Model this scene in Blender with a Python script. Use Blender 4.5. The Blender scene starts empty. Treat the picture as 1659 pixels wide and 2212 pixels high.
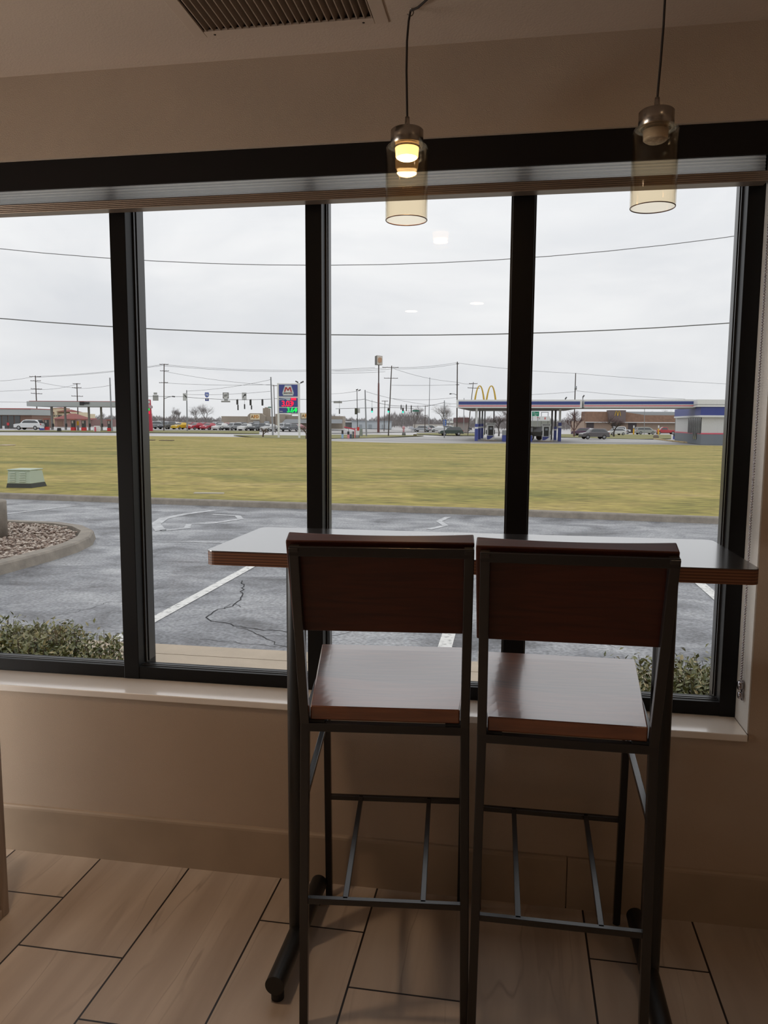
import bpy, math, random
from mathutils import Vector, Matrix
random.seed(7)
C = bpy.context.scene
COL = C.collection

# ---------------------------------------------------------------- camera
CX, CY, CZ = 0.2016, -2.2311, 1.4288
YAW, PIT, ROL, F = 0.1674, 0.1145, 0.0055, 1680.5
W, H = 1659, 2212
fwd = Vector((-math.sin(YAW)*math.cos(PIT), math.cos(YAW)*math.cos(PIT), -math.sin(PIT)))
r0 = Vector((math.cos(YAW), math.sin(YAW), 0)); u0 = r0.cross(fwd)
rgt = r0*math.cos(ROL)+u0*math.sin(ROL); upv = -r0*math.sin(ROL)+u0*math.cos(ROL)
cd = bpy.data.cameras.new('camera'); cam = bpy.data.objects.new('camera', cd); COL.objects.link(cam)
m = Matrix((rgt, upv, -fwd)).transposed().to_4x4(); m.translation = Vector((CX, CY, CZ)); cam.matrix_world = m
cd.sensor_fit = 'HORIZONTAL'; cd.sensor_width = 36; cd.lens = F/W*36; cd.clip_start = .02; cd.clip_end = 5000
C.camera = cam
C.view_settings.view_transform = 'Standard'; C.view_settings.look = 'None'
C.view_settings.exposure = 0.0; C.view_settings.gamma = 1

# ---------------------------------------------------------------- sky and lights
SKY = 0.90
w = bpy.data.worlds.new('sky'); C.world = w; w.use_nodes = True
nt = w.node_tree; nt.nodes.clear()
N = nt.nodes.new; L = nt.links.new
tc = N('ShaderNodeTexCoord'); mp = N('ShaderNodeMapping'); mp.inputs['Scale'].default_value = (1.6, 1.6, 5)
nz = N('ShaderNodeTexNoise'); nz.inputs['Scale'].default_value = 2.2; nz.inputs['Detail'].default_value = 7; nz.inputs['Roughness'].default_value = .55; nz.inputs['Distortion'].default_value = .4
cr = N('ShaderNodeValToRGB'); cr.color_ramp.elements[0].position = .32; cr.color_ramp.elements[1].position = .68
cr.color_ramp.elements[0].color = (.82, .835, .87, 1); cr.color_ramp.elements[1].color = (1.0, 1.0, 1.01, 1)
sx = N('ShaderNodeSeparateXYZ'); mr = N('ShaderNodeMapRange')
mr.inputs['From Min'].default_value = 0; mr.inputs['From Max'].default_value = 1; mr.inputs['To Min'].default_value = 1.0; mr.inputs['To Max'].default_value = 1.45
bg = N('ShaderNodeBackground'); out = N('ShaderNodeOutputWorld'); ml = N('ShaderNodeMath'); ml.operation = 'MULTIPLY'; ml.inputs[1].default_value = SKY
L(tc.outputs['Generated'], mp.inputs[0]); L(mp.outputs[0], nz.inputs['Vector']); L(nz.outputs['Fac'], cr.inputs[0])
L(tc.outputs['Generated'], sx.inputs[0]); L(sx.outputs['Z'], mr.inputs['Value']); L(mr.outputs[0], ml.inputs[0])
L(cr.outputs[0], bg.inputs['Color']); L(ml.outputs[0], bg.inputs['Strength']); L(bg.outputs[0], out.inputs[0])

FILL_DOWNLIGHT = 3.0      # W per downlight, lamps added out of view
PENDANT = 1.0
SIDE_FILL = 46.0  # W of the lamp added at the unseen left opening

# ---------------------------------------------------------------- materials
MATS = {}
def mat(name, col, rough=.6, metal=0, spec=.5, var=0, vscale=8, bump=0, bscale=60, emit=None, es=1, coat=0, stretch=None):
    if name in MATS: return MATS[name]
    m = bpy.data.materials.new(name); m.use_nodes = True; t = m.node_tree; b = t.nodes['Principled BSDF']
    b.inputs['Base Color'].default_value = (*col, 1); b.inputs['Roughness'].default_value = rough
    b.inputs['Metallic'].default_value = metal; b.inputs['Specular IOR Level'].default_value = spec
    b.inputs['Coat Weight'].default_value = coat; b.inputs['Coat Roughness'].default_value = .12
    c = t.nodes.new('ShaderNodeTexCoord'); mp = t.nodes.new('ShaderNodeMapping'); t.links.new(c.outputs['Object'], mp.inputs[0])
    if stretch: mp.inputs['Scale'].default_value = stretch
    if var:
        n = t.nodes.new('ShaderNodeTexNoise'); n.inputs['Scale'].default_value = vscale; n.inputs['Detail'].default_value = 6
        t.links.new(mp.outputs[0], n.inputs['Vector'])
        r = t.nodes.new('ShaderNodeValToRGB'); r.color_ramp.elements[0].position = .3; r.color_ramp.elements[1].position = .7
        r.color_ramp.elements[0].color = (*[max(0, x*(1-var)) for x in col], 1); r.color_ramp.elements[1].color = (*[min(1, x*(1+var)) for x in col], 1)
        t.links.new(n.outputs['Fac'], r.inputs[0]); t.links.new(r.outputs[0], b.inputs['Base Color'])
    if bump:
        n = t.nodes.new('ShaderNodeTexNoise'); n.inputs['Scale'].default_value = bscale; n.inputs['Detail'].default_value = 4
        t.links.new(mp.outputs[0], n.inputs['Vector'])
        bm = t.nodes.new('ShaderNodeBump'); bm.inputs['Strength'].default_value = bump; bm.inputs['Distance'].default_value = .01
        t.links.new(n.outputs['Fac'], bm.inputs['Height']); t.links.new(bm.outputs[0], b.inputs['Normal'])
    if emit: b.inputs['Emission Color'].default_value = (*emit, 1); b.inputs['Emission Strength'].default_value = es
    MATS[name] = m; return m
def glass(name, tint, ior=1.45, rough=0.0):
    m = bpy.data.materials.new(name); m.use_nodes = True; t = m.node_tree; t.nodes.clear(); N = t.nodes.new
    tr = N('ShaderNodeBsdfTransparent'); tr.inputs[0].default_value = (*tint, 1); g = N('ShaderNodeBsdfGlossy'); g.inputs['Roughness'].default_value = rough
    ge = N('ShaderNodeNewGeometry'); mr = N('ShaderNodeMapRange'); mr.inputs['To Min'].default_value = ior; mr.inputs['To Max'].default_value = 1/ior; t.links.new(ge.outputs['Backfacing'], mr.inputs['Value'])
    fr = N('ShaderNodeFresnel'); t.links.new(mr.outputs[0], fr.inputs['IOR']); mx = N('ShaderNodeMixShader'); o = N('ShaderNodeOutputMaterial')
    t.links.new(fr.outputs[0], mx.inputs[0]); t.links.new(tr.outputs[0], mx.inputs[1]); t.links.new(g.outputs[0], mx.inputs[2]); t.links.new(mx.outputs[0], o.inputs[0])
    MATS[name] = m; return m

def floor_mat():
    m = bpy.data.materials.new('floor_tile'); m.use_nodes = True; t = m.node_tree; b = t.nodes['Principled BSDF']; N = t.nodes.new; L = t.links.new
    def M(op, a, bb=None, c=None):
        n = N('ShaderNodeMath'); n.operation = op
        for i, v in enumerate((a, bb, c)):
            if v is None: continue
            if isinstance(v, (int, float)): n.inputs[i].default_value = v
            else: L(v, n.inputs[i])
        return n.outputs[0]
    g = N('ShaderNodeNewGeometry'); s = N('ShaderNodeSeparateXYZ'); L(g.outputs['Position'], s.inputs[0])
    tw, tl = .308, .651
    u = M('DIVIDE', M('ADD', s.outputs['X'], 1.1118+tw*30), tw); col = M('FLOOR', u); fu = M('SUBTRACT', u, col)
    v = M('ADD', M('DIVIDE', M('ADD', s.outputs['Y'], .4409+tl*30), tl), M('MULTIPLY', M('MODULO', col, 3), 1/3))
    row = M('FLOOR', v); fv = M('SUBTRACT', v, row)
    du = M('MULTIPLY', M('MINIMUM', fu, M('SUBTRACT', 1, fu)), tw); dv = M('MULTIPLY', M('MINIMUM', fv, M('SUBTRACT', 1, fv)), tl)
    gr = M('LESS_THAN', M('MINIMUM', du, dv), .0027)
    rnd = N('ShaderNodeTexWhiteNoise'); rnd.noise_dimensions = '2D'; cx = N('ShaderNodeCombineXYZ'); L(col, cx.inputs[0]); L(row, cx.inputs[1]); L(cx.outputs[0], rnd.inputs['Vector'])
    off = N('ShaderNodeVectorMath'); off.operation = 'MULTIPLY_ADD'; L(rnd.outputs['Color'], off.inputs[0]); off.inputs[1].default_value = (9, 9, 9); 
    sc = N('ShaderNodeVectorMath'); sc.operation = 'MULTIPLY'; L(g.outputs['Position'], sc.inputs[0]); sc.inputs[1].default_value = (8, .8, 1); L(sc.outputs[0], off.inputs[2])
    n1 = N('ShaderNodeTexNoise'); n1.inputs['Scale'].default_value = 1.2; n1.inputs['Detail'].default_value = 5; n1.inputs['Distortion'].default_value = .4; L(off.outputs[0], n1.inputs['Vector'])
    r1 = N('ShaderNodeValToRGB'); L(n1.outputs['Fac'], r1.inputs[0]); e = r1.color_ramp.elements
    e[0].position = .3; e[0].color = (.42, .34, .27, 1); e[1].position = .7; e[1].color = (.64, .545, .45, 1)
    # thin veins where the stretched noise crosses a few levels
    n2 = N('ShaderNodeTexNoise'); n2.inputs['Scale'].default_value = .55; n2.inputs['Detail'].default_value = 3.5; n2.inputs['Distortion'].default_value = .25; L(off.outputs[0], n2.inputs['Vector'])
    band = M('ABSOLUTE', M('SUBTRACT', M('FRACT', M('MULTIPLY', n2.outputs['Fac'], 9)), .5))
    vein = M('MULTIPLY', M('SUBTRACT', 1, M('MINIMUM', M('DIVIDE', band, .07), 1)), M('MINIMUM', M('MAXIMUM', M('MULTIPLY', M('SUBTRACT', n1.outputs['Fac'], .42), 6), 0), 1))
    mx = N('ShaderNodeMix'); mx.data_type = 'RGBA'; L(M('MULTIPLY', vein, .42), mx.inputs['Factor']); L(r1.outputs[0], mx.inputs['A']); mx.inputs['B'].default_value = (.2, .14, .1, 1)
    hv = N('ShaderNodeMix'); hv.data_type = 'RGBA'; hv.blend_type = 'MULTIPLY'; hv.inputs['Factor'].default_value = 1; L(mx.outputs['Result'], hv.inputs['A'])
    tone = M('ADD', M('MULTIPLY', rnd.outputs['Value'], .16), .88); cc = N('ShaderNodeCombineColor')
    for i in range(3): L(tone, cc.inputs[i])
    L(cc.outputs[0], hv.inputs['B'])
    mg = N('ShaderNodeMix'); mg.data_type = 'RGBA'; L(gr, mg.inputs['Factor']); L(hv.outputs['Result'], mg.inputs['A']); mg.inputs['B'].default_value = (.010, .006, .006, 1)
    L(mg.outputs['Result'], b.inputs['Base Color']); b.inputs['Roughness'].default_value = .38
    bm = N('ShaderNodeBump'); bm.inputs['Strength'].default_value = .5; bm.inputs['Distance'].default_value = .002; L(M('SUBTRACT', 1, gr), bm.inputs['Height']); L(bm.outputs[0], b.inputs['Normal'])
    MATS['floor_tile'] = m; return m

def noise_surface(name, stops, scale, stretch=(1, 1, 1), rough=(.6, .6), detail=8, bump=.2, bscale=30, dist=0, second=None):
    """colour by two noises in world space; roughness range driven by the same noise"""
    m = bpy.data.materials.new(name); m.use_nodes = True; t = m.node_tree; b = t.nodes['Principled BSDF']; N = t.nodes.new; L = t.links.new
    g = N('ShaderNodeNewGeometry'); mp = N('ShaderNodeMapping'); mp.inputs['Scale'].default_value = stretch; L(g.outputs['Position'], mp.inputs[0])
    n = N('ShaderNodeTexNoise'); n.inputs['Scale'].default_value = scale; n.inputs['Detail'].default_value = detail; n.inputs['Roughness'].default_value = .62; n.inputs['Distortion'].default_value = dist; L(mp.outputs[0], n.inputs['Vector'])
    r = N('ShaderNodeValToRGB'); L(n.outputs['Fac'], r.inputs[0]); e = r.color_ramp.elements
    while len(e) < len(stops): e.new(.5)
    for i, (p, c) in enumerate(stops): e[i].position = p; e[i].color = (*c, 1)
    last = r.outputs[0]
    if second:
        sc, st, amt = second
        mp2 = N('ShaderNodeMapping'); mp2.inputs['Scale'].default_value = st; L(g.outputs['Position'], mp2.inputs[0])
        n2 = N('ShaderNodeTexNoise'); n2.inputs['Scale'].default_value = sc; n2.inputs['Detail'].default_value = 4; L(mp2.outputs[0], n2.inputs['Vector'])
        mr = N('ShaderNodeMapRange'); mr.inputs['From Min'].default_value = .3; mr.inputs['From Max'].default_value = .7; mr.inputs['To Min'].default_value = 1-amt; mr.inputs['To Max'].default_value = 1+amt; L(n2.outputs['Fac'], mr.inputs[0])
        vm = N('ShaderNodeVectorMath'); vm.operation = 'SCALE'; L(last, vm.inputs[0]); L(mr.outputs[0], vm.inputs['Scale']); last = vm.outputs[0]
    L(last, b.inputs['Base Color'])
    mr = N('ShaderNodeMapRange'); mr.inputs['From Min'].default_value = .35; mr.inputs['From Max'].default_value = .65; mr.inputs['To Min'].default_value = rough[0]; mr.inputs['To Max'].default_value = rough[1]; L(n.outputs['Fac'], mr.inputs[0]); L(mr.outputs[0], b.inputs['Roughness'])
    nb = N('ShaderNodeTexNoise'); nb.inputs['Scale'].default_value = bscale; nb.inputs['Detail'].default_value = 3; L(g.outputs['Position'], nb.inputs['Vector'])
    bm = N('ShaderNodeBump'); bm.inputs['Strength'].default_value = bump; bm.inputs['Distance'].default_value = .01; L(nb.outputs['Fac'], bm.inputs['Height']); L(bm.outputs[0], b.inputs['Normal'])
    MATS[name] = m; return m

def wood_mat(name, c1, c2, rough=.3, axis='X', scale=6, coat=.4, cr_=.2, sp=.5):
    m = bpy.data.materials.new(name); m.use_nodes = True; t = m.node_tree; b = t.nodes['Principled BSDF']; N = t.nodes.new; L = t.links.new
    tc = N('ShaderNodeTexCoord'); mp = N('ShaderNodeMapping'); s = {'X': (1, 12, 12), 'Y': (12, 1, 12), 'Z': (12, 12, 1)}[axis]; mp.inputs['Scale'].default_value = s; L(tc.outputs['Object'], mp.inputs[0])
    n = N('ShaderNodeTexNoise'); n.inputs['Scale'].default_value = scale; n.inputs['Detail'].default_value = 6; n.inputs['Distortion'].default_value = 1.2; L(mp.outputs[0], n.inputs['Vector'])
    r = N('ShaderNodeValToRGB'); r.color_ramp.elements[0].position = .3; r.color_ramp.elements[1].position = .72; r.color_ramp.elements[0].color = (*c1, 1); r.color_ramp.elements[1].color = (*c2, 1)
    L(n.outputs['Fac'], r.inputs[0]); L(r.outputs[0], b.inputs['Base Color']); b.inputs['Roughness'].default_value = rough; b.inputs['Coat Weight'].default_value = coat; b.inputs['Coat Roughness'].default_value = cr_; b.inputs['Specular IOR Level'].default_value = sp
    MATS[name] = m; return m

def stripe_mat(name, c1, c2, freq, rough=.5):
    """plies: horizontal stripes by object Z"""
    m = bpy.data.materials.new(name); m.use_nodes = True; t = m.node_tree; b = t.nodes['Principled BSDF']; N = t.nodes.new; L = t.links.new
    tc = N('ShaderNodeTexCoord'); s = N('ShaderNodeSeparateXYZ'); L(tc.outputs['Object'], s.inputs[0])
    a = N('ShaderNodeMath'); a.operation = 'MULTIPLY'; a.inputs[1].default_value = freq; L(s.outputs['Z'], a.inputs[0])
    f = N('ShaderNodeMath'); f.operation = 'FRACT'; L(a.outputs[0], f.inputs[0])
    g = N('ShaderNodeMath'); g.operation = 'GREATER_THAN'; g.inputs[1].default_value = .5; L(f.outputs[0], g.inputs[0])
    mx = N('ShaderNodeMix'); mx.data_type = 'RGBA'; L(g.outputs[0], mx.inputs['Factor']); mx.inputs['A'].default_value = (*c1, 1); mx.inputs['B'].default_value = (*c2, 1)
    L(mx.outputs['Result'], b.inputs['Base Color']); b.inputs['Roughness'].default_value = rough
    MATS[name] = m; return m

wallm = mat('wall_beige', (.50, .40, .31), .75, bump=.25, bscale=420, var=.04, vscale=3)
ceilm = mat('ceiling_paint', (.52, .42, .34), .85, bump=.15, bscale=200, var=.03, vscale=2)
basem = mat('base_tile', (.40, .315, .235), .45, var=.08, vscale=5)
sillm = mat('sill_solid_surface', (.88, .83, .77), .2, var=.02, coat=1)
revm = mat('reveal_white', (.72, .70, .66), .6, bump=.2, bscale=300)
blackm = mat('black_aluminium', (.006, .0055, .0055), .4, 0, .2)
beadm = mat('black_gasket', (.03, .029, .029), .3, 0, .6)
fluted = mat('bronze_rail', (.30, .23, .18), .32, .6)
pleatm = bpy.data.materials.new('pleated_fabric'); pleatm.use_nodes = True; _t = pleatm.node_tree; _t.nodes.clear()
_d = _t.nodes.new('ShaderNodeBsdfPrincipled'); _d.inputs['Base Color'].default_value = (.8, .78, .76, 1); _d.inputs['Roughness'].default_value = .35
_l = _t.nodes.new('ShaderNodeBsdfTranslucent'); _l.inputs[0].default_value = (1, 1, 1, 1); _x = _t.nodes.new('ShaderNodeMixShader'); _x.inputs[0].default_value = .85; _o = _t.nodes.new('ShaderNodeOutputMaterial')
_t.links.new(_d.outputs[0], _x.inputs[1]); _t.links.new(_l.outputs[0], _x.inputs[2]); _t.links.new(_x.outputs[0], _o.inputs[0])
fasciam = mat('blind_fascia_black', (.008, .006, .0055), .6, 0, .25)
tubem = mat('black_tube', (.012, .012, .012), .38)
stoolm = mat('gunmetal_frame', (.020, .018, .018), .27, .2, .7)
rubber = mat('rubber', (.02, .02, .02), .7)
cherry_shaded = wood_mat('cherry_wood_shaded', (.045, .010, .006), (.080, .018, .009), .36, 'X', 5, .12, .2, .35)  # darker copy of the stool wood, the backrest's shade put into its colour
cherry_lit = wood_mat('cherry_wood_lit', (.13, .036, .014), (.28, .095, .036), .30, 'X', 4, 1.0, .14, .8)  # same wood made lighter, window light on the seat put into its colour
tabtop = wood_mat('charcoal_laminate', (.03, .03, .033), (.05, .049, .052), .17, 'X', 9, .8, .12, .9)
ply = stripe_mat('plywood_edge', (.10, .036, .016), (.20, .085, .04), 150)
steel = mat('brushed_nickel', (.36, .32, .28), .26, 1)
chrome = mat('chrome_bead', (.42, .39, .41), .2, 1)
cordm = mat('woven_cord', (.03, .022, .018), .8)
paneglass = glass('window_glass', (.985, .99, .99), 1.38)
amber = glass('amber_glass', (.985, .94, .855), 1.4)
concrete = noise_surface('concrete', [(.3, (.20, .175, .145)), (.7, (.33, .29, .24))], 6, bump=.4, bscale=80, rough=(.7, .85))
walkm = noise_surface('sidewalk_concrete', [(.3, (.42, .34, .25)), (.7, (.52, .43, .33))], 5, bump=.3, bscale=90, rough=(.6, .8))
asph = noise_surface('wet_asphalt', [(.30, (.07, .071, .076)), (.48, (.20, .205, .22)), (.68, (.37, .375, .385))], 1.3, (.9, 1.25, 1), (.5, .32), 12, .5, 130, .6, (34, (1, 1, 1), .5))
grass = noise_surface('winter_lawn', [(.28, (.15, .15, .04)), (.42, (.25, .22, .05)), (.56, (.36, .285, .08)), (.74, (.45, .34, .15))], .35, (.6, 1.1, 1), (.95, .95), 12, .5, 60, .8, (6, (.5, 1.1, 1), .36))
verge = noise_surface('verge_grass', [(.3, (.16, .16, .06)), (.7, (.30, .27, .11))], .2, (1, 1, 1), (.95, .95))
pave = noise_surface('wet_pavement', [(.3, (.40, .38, .37)), (.7, (.56, .54, .53))], .1, (.4, 1.5, 1), (.5, .35), 5, .1, 5)
lotm = noise_surface('pale_lot', [(.3, (.27, .26, .25)), (.7, (.40, .38, .36))], .12, (.4, 1.5, 1), (.6, .45), 6, .1, 5)
linem = noise_surface('worn_white_paint', [(.34, (.30, .30, .29)), (.46, (.72, .71, .68)), (.8, (.85, .84, .8))], 22, rough=(.5, .6), bump=.2)
faintm = noise_surface('faded_paint', [(.35, (.30, .305, .315)), (.6, (.58, .585, .59))], 7, rough=(.45, .5), bump=.2)
crackm = mat('asphalt_crack', (.012, .012, .014), .9)

# ---------------------------------------------------------------- mesh helpers
class MB:
    def __init__(s): s.v = []; s.f = []; s.smooth = []
    def add(s, vs, fs, smooth=False):
        o = len(s.v); s.v += [Vector(p) for p in vs]; s.f += [tuple(i+o for i in f) for f in fs]; s.smooth += [smooth]*len(fs); return s
    def box(s, a, b):
        x0, y0, z0 = a; x1, y1, z1 = b
        return s.add([(x0, y0, z0), (x1, y0, z0), (x1, y1, z0), (x0, y1, z0), (x0, y0, z1), (x1, y0, z1), (x1, y1, z1), (x0, y1, z1)],
                     [(0, 3, 2, 1), (4, 5, 6, 7), (0, 1, 5, 4), (1, 2, 6, 5), (2, 3, 7, 6), (3, 0, 4, 7)])
    def hexa(s, b4, t4):
        return s.add(list(b4)+list(t4), [(0, 3, 2, 1), (4, 5, 6, 7), (0, 1, 5, 4), (1, 2, 6, 5), (2, 3, 7, 6), (3, 0, 4, 7)])
    def bar(s, a, b, wx, wy, xdir=(1, 0, 0)):
        """square bar from a to b; wx measured along xdir, wy across"""
        a = Vector(a); b = Vector(b); d = (b-a).normalized(); x = Vector(xdir); x = (x-d*x.dot(d)).normalized(); y = d.cross(x)
        q = [(-.5, -.5), (.5, -.5), (.5, .5), (-.5, .5)]
        return s.hexa([a+x*wx*i+y*wy*j for i, j in q], [b+x*wx*i+y*wy*j for i, j in q])
    def tube(s, pts, r, n=10, cap=True, r2=None):
        pts = [Vector(p) for p in pts]; rings = []; k = len(pts)
        for i, p in enumerate(pts):
            d = (pts[min(i+1, k-1)]-pts[max(i-1, 0)]).normalized()
            x = d.orthogonal().normalized() if i == 0 else (px-d*px.dot(d)).normalized()
            px = x; y = d.cross(x); rr = r if r2 is None else r+(r2-r)*i/(k-1)
            rings.append([p+(x*math.cos(2*math.pi*j/n)+y*math.sin(2*math.pi*j/n))*rr for j in range(n)])
        vs = [v for q in rings for v in q]; fs = []
        for i in range(k-1):
            for j in range(n): fs.append((i*n+j, i*n+(j+1) % n, (i+1)*n+(j+1) % n, (i+1)*n+j))
        s.add(vs, fs, True)
        if cap: s.add(rings[0], [tuple(reversed(range(n)))]); s.add(rings[-1], [tuple(range(n))])
        return s
    def lathe(s, prof, c=(0, 0, 0), n=32, smooth=True):
        vs = []; fs = []; k = len(prof)
        for r, z in prof:
            for j in range(n): a = 2*math.pi*j/n; vs.append((c[0]+r*math.cos(a), c[1]+r*math.sin(a), c[2]+z))
        for i in range(k-1):
            for j in range(n): fs.append((i*n+j, i*n+(j+1) % n, (i+1)*n+(j+1) % n, (i+1)*n+j))
        return s.add(vs, fs, smooth)
    def prism(s, poly, off):
        n = len(poly); off = Vector(off); p = [Vector(q) for q in poly]
        return s.add(p+[q+off for q in p], [tuple(reversed(range(n))), tuple(range(n, 2*n))]+[(i, (i+1) % n, (i+1) % n+n, i+n) for i in range(n)])
    def sphere(s, c, r, n=8, m=6):
        c = Vector(c); vs = [c+Vector((0, 0, r))]; fs = []
        for i in range(1, m):
            t = math.pi*i/m
            for j in range(n): a = 2*math.pi*j/n; vs.append(c+Vector((r*math.sin(t)*math.cos(a), r*math.sin(t)*math.sin(a), r*math.cos(t))))
        vs.append(c-Vector((0, 0, r)))
        for j in range(n):
            fs.append((0, 1+j, 1+(j+1) % n)); fs.append((len(vs)-1, 1+(m-2)*n+(j+1) % n, 1+(m-2)*n+j))
        for i in range(m-2):
            for j in range(n): fs.append((1+i*n+j, 1+(i+1)*n+j, 1+(i+1)*n+(j+1) % n, 1+i*n+(j+1) % n))
        return s.add(vs, fs, True)
    def build(s, name, m, parent=None, bevel=0, seg=2, origin=None):
        off = Vector((0, 0, 0))
        if origin is not None: off = Vector(origin)
        p = parent
        if parent is not None and origin is None:
            while p is not None: off += p.location; p = p.parent
        me = bpy.data.meshes.new(name); me.from_pydata([v-off for v in s.v], [], s.f); me.update()
        me.polygons.foreach_set('use_smooth', s.smooth)
        me.materials.append(m if not isinstance(m, str) else MATS[m])
        o = bpy.data.objects.new(name, me); COL.objects.link(o); o.parent = parent
        if parent is None and origin is not None: o.location = off
        if bevel:
            b = o.modifiers.new('bevel', 'BEVEL'); b.width = bevel; b.segments = seg; b.limit_method = 'ANGLE'; b.angle_limit = .6
        return o
def tag(o, label=None, cat=None, group=None, kind=None):
    for k, v in (('label', label), ('category', cat), ('group', group), ('kind', kind)):
        if v: o[k] = v
    return o
def thing(name, label, cat, loc, group=None, rz=0):
    o = bpy.data.objects.new(name, None); COL.objects.link(o); o.location = loc; o.rotation_euler = (0, 0, rz); o.empty_display_size = .1
    return tag(o, label, cat, group)
def struct(name, mb, m, parent=None, **k):
    o = mb.build(name, m, parent, **k)
    if parent is None: o['kind'] = 'structure'
    return o
def kids(o): return [c for c in bpy.data.objects if c.parent == o]
def copy_tree(o, parent=None):
    c = o.copy(); COL.objects.link(c); c.parent = parent
    for ch in kids(o): copy_tree(ch, c)
    return c
def text_mesh(s, size, depth=.01, align='CENTER', bold=0, space=1):
    cu = bpy.data.curves.new('t', 'FONT'); cu.body = s; cu.size = size; cu.extrude = depth; cu.align_x = align; cu.align_y = 'CENTER'; cu.offset = bold; cu.space_character = space
    o = bpy.data.objects.new('t', cu); COL.objects.link(o); dg = bpy.context.evaluated_depsgraph_get()
    me = bpy.data.meshes.new_from_object(o.evaluated_get(dg)); bpy.data.objects.remove(o); return me
def text(name, s, size, m, parent, loc, rz=0, depth=.01, bold=0, sx=1, space=1):
    """letters standing upright; rz turns them about the vertical"""
    me = text_mesh(s, size, depth, bold=bold, space=space); me.materials.clear(); me.materials.append(m); me.name = name
    o = bpy.data.objects.new(name, me); COL.objects.link(o); o.parent = parent
    p = parent; off = Vector(loc)
    while p is not None: off -= p.location; p = p.parent
    o.location = off; o.rotation_euler = (math.pi/2, 0, rz); o.scale = (sx, 1, 1); return o

# ---------------------------------------------------------------- survey helpers: a bearing in the photo -> a place on the ground
def ray(u, v): return fwd + rgt*((u-W/2)/F) - upv*((v-H/2)/F)
def hz(x, y):
    if y < 12: return -.06
    t = min(max(-x/90, 0), 1); T = -1.05*(1-t)
    s = min((y-12)/80, 1); s = s*s*(3-2*s); return -.06+(T+.06)*s
def pz(u, v, z): d = ray(u, v); k = (z-CZ)/d.z; return Vector((CX+d.x*k, CY+d.y*k, z))
def pD(u, v, D): d = ray(u, v); return Vector((CX, CY, CZ))+d*D
def G(u, v):
    lo, hi = 5., 3000.; d = ray(u, v); c = Vector((CX, CY, CZ))
    for _ in range(60):
        mdd = (lo*hi)**.5; p = c+d*mdd
        if p.z > hz(p.x, p.y): lo = mdd
        else: hi = mdd
    return c+d*lo
def dist(p): return (Vector(p)-Vector((CX, CY, CZ))).dot(fwd)
def gd(u, D):
    p = pD(u, 915, D); return Vector((p.x, p.y, hz(p.x, p.y)))
VR = -math.atan2(r0.y, r0.x)       # not used for placement; facing of far things
def face(p):      # heading that turns a thing's front (-y) towards the restaurant
    return math.atan2(-(p[0]-CX), (p[1]-CY))

# ================================================================= THE ROOM
XL, XR_, YBK, ZC = -3.3, 2.6, -5.2, 2.4471
WX0, WX1 = -2.975, .8576          # window opening
SILL, HEAD = .5696, 2.2088
struct('floor', MB().box((XL, YBK, -.1), (XR_, .3, 0)), floor_mat())
struct('ceiling', MB().box((XL, YBK, ZC), (-.67, .3, ZC+.12)).box((-.145, YBK, ZC), (XR_, .3, ZC+.12)).box((-.67, YBK, ZC), (-.145, -.50, ZC+.12)).box((-.67, -.14, ZC), (-.145, .3, ZC+.12)), ceilm)
wf = MB().box((XL, 0, 0), (XR_, .3, SILL-.02)).box((XL, 0, HEAD), (XR_, .3, ZC)).box((XL, 0, SILL-.02), (WX0, .3, HEAD)).box((WX1+.004, 0, SILL-.02), (XR_, .3, HEAD))
struct('wall_front', wf, wallm)
struct('wall_right', MB().box((XR_, YBK, 0), (XR_+.15, .3, ZC)), wallm)
struct('wall_back', MB().box((XL, YBK-.15, 0), (XR_, YBK, ZC)), wallm)
struct('wall_left', MB().box((XL-.15, YBK, 0), (XL, .3, .4)).box((XL-.15, YBK, 1.25), (XL, .3, ZC)).box((XL-.15, YBK, .4), (XL, -1.92, 1.25)).box((XL-.15, -.38, .4), (XL, .3, 1.25)), wallm)  # unseen opening, sized and placed for the added side light
# reveal lining with its torn edge near the sill
rv = MB(); z = SILL; e = 0
pts = [(WX1+.003, .002, SILL)]
rv.box((WX1, .001, SILL), (WX1+.0035, .125, HEAD))
struct('trim_1', rv, revm)
# baseboard: ceramic base with rounded top and a seam
bb = MB()
for x0, x1 in ((XL, -1.9), (-1.897, .378), (.381, 1.95), (1.953, XR_)):
    prof = [(0, 0), (-.012, 0), (-.012, .146), (-.0105, .152), (-.007, .1565), (0, .158)]
    bb.prism([(x0, y, z) for y, z in prof], (x1-x0, 0, 0))
struct('baseboard_front', bb, basem)
# sill
sl = MB().box((WX0, -.010, SILL-.021), (WX1, .2, SILL))
struct('trim_2', sl, sillm, bevel=.003)

# window 1: dark aluminium storefront frame
win = bpy.data.objects.new('window_1', None); COL.objects.link(win); win.location = (-1.4, .2, SILL); win['kind'] = 'structure'
YF, YG = .125, .24
GB = .612
fr = MB().box((WX0, YF, SILL+.001), (WX1, YG-.06, .612)).box((WX0, YG-.06, SILL+.001), (WX1, YG-.02, .600)).box((WX0, YG-.02, SILL+.001), (WX1, .249, .591))
fr.build('sill_frame', blackm, win, bevel=.002)
MB().box((WX0, YF, 2.19), (WX1, .249, HEAD)).build('head_frame', blackm, win, bevel=.002)
def gasket_v(mb, x, sg):     # stepped glazing beads running up a jamb
    for k, (dy, h, w_) in enumerate(((.046, .005, .005), (.056, .003, .004), (.064, .006, .005), (.074, .0020, .041))):
        mb.box((min(x, x+sg*h), YF+dy, .615), (max(x, x+sg*h), YF+dy+w_, 2.19))
mul = [(-2.342, -2.289), (-1.710, -1.657), (-1.0785, -1.0252), (-.4422, -.392), (.1761, .2382)]
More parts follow.
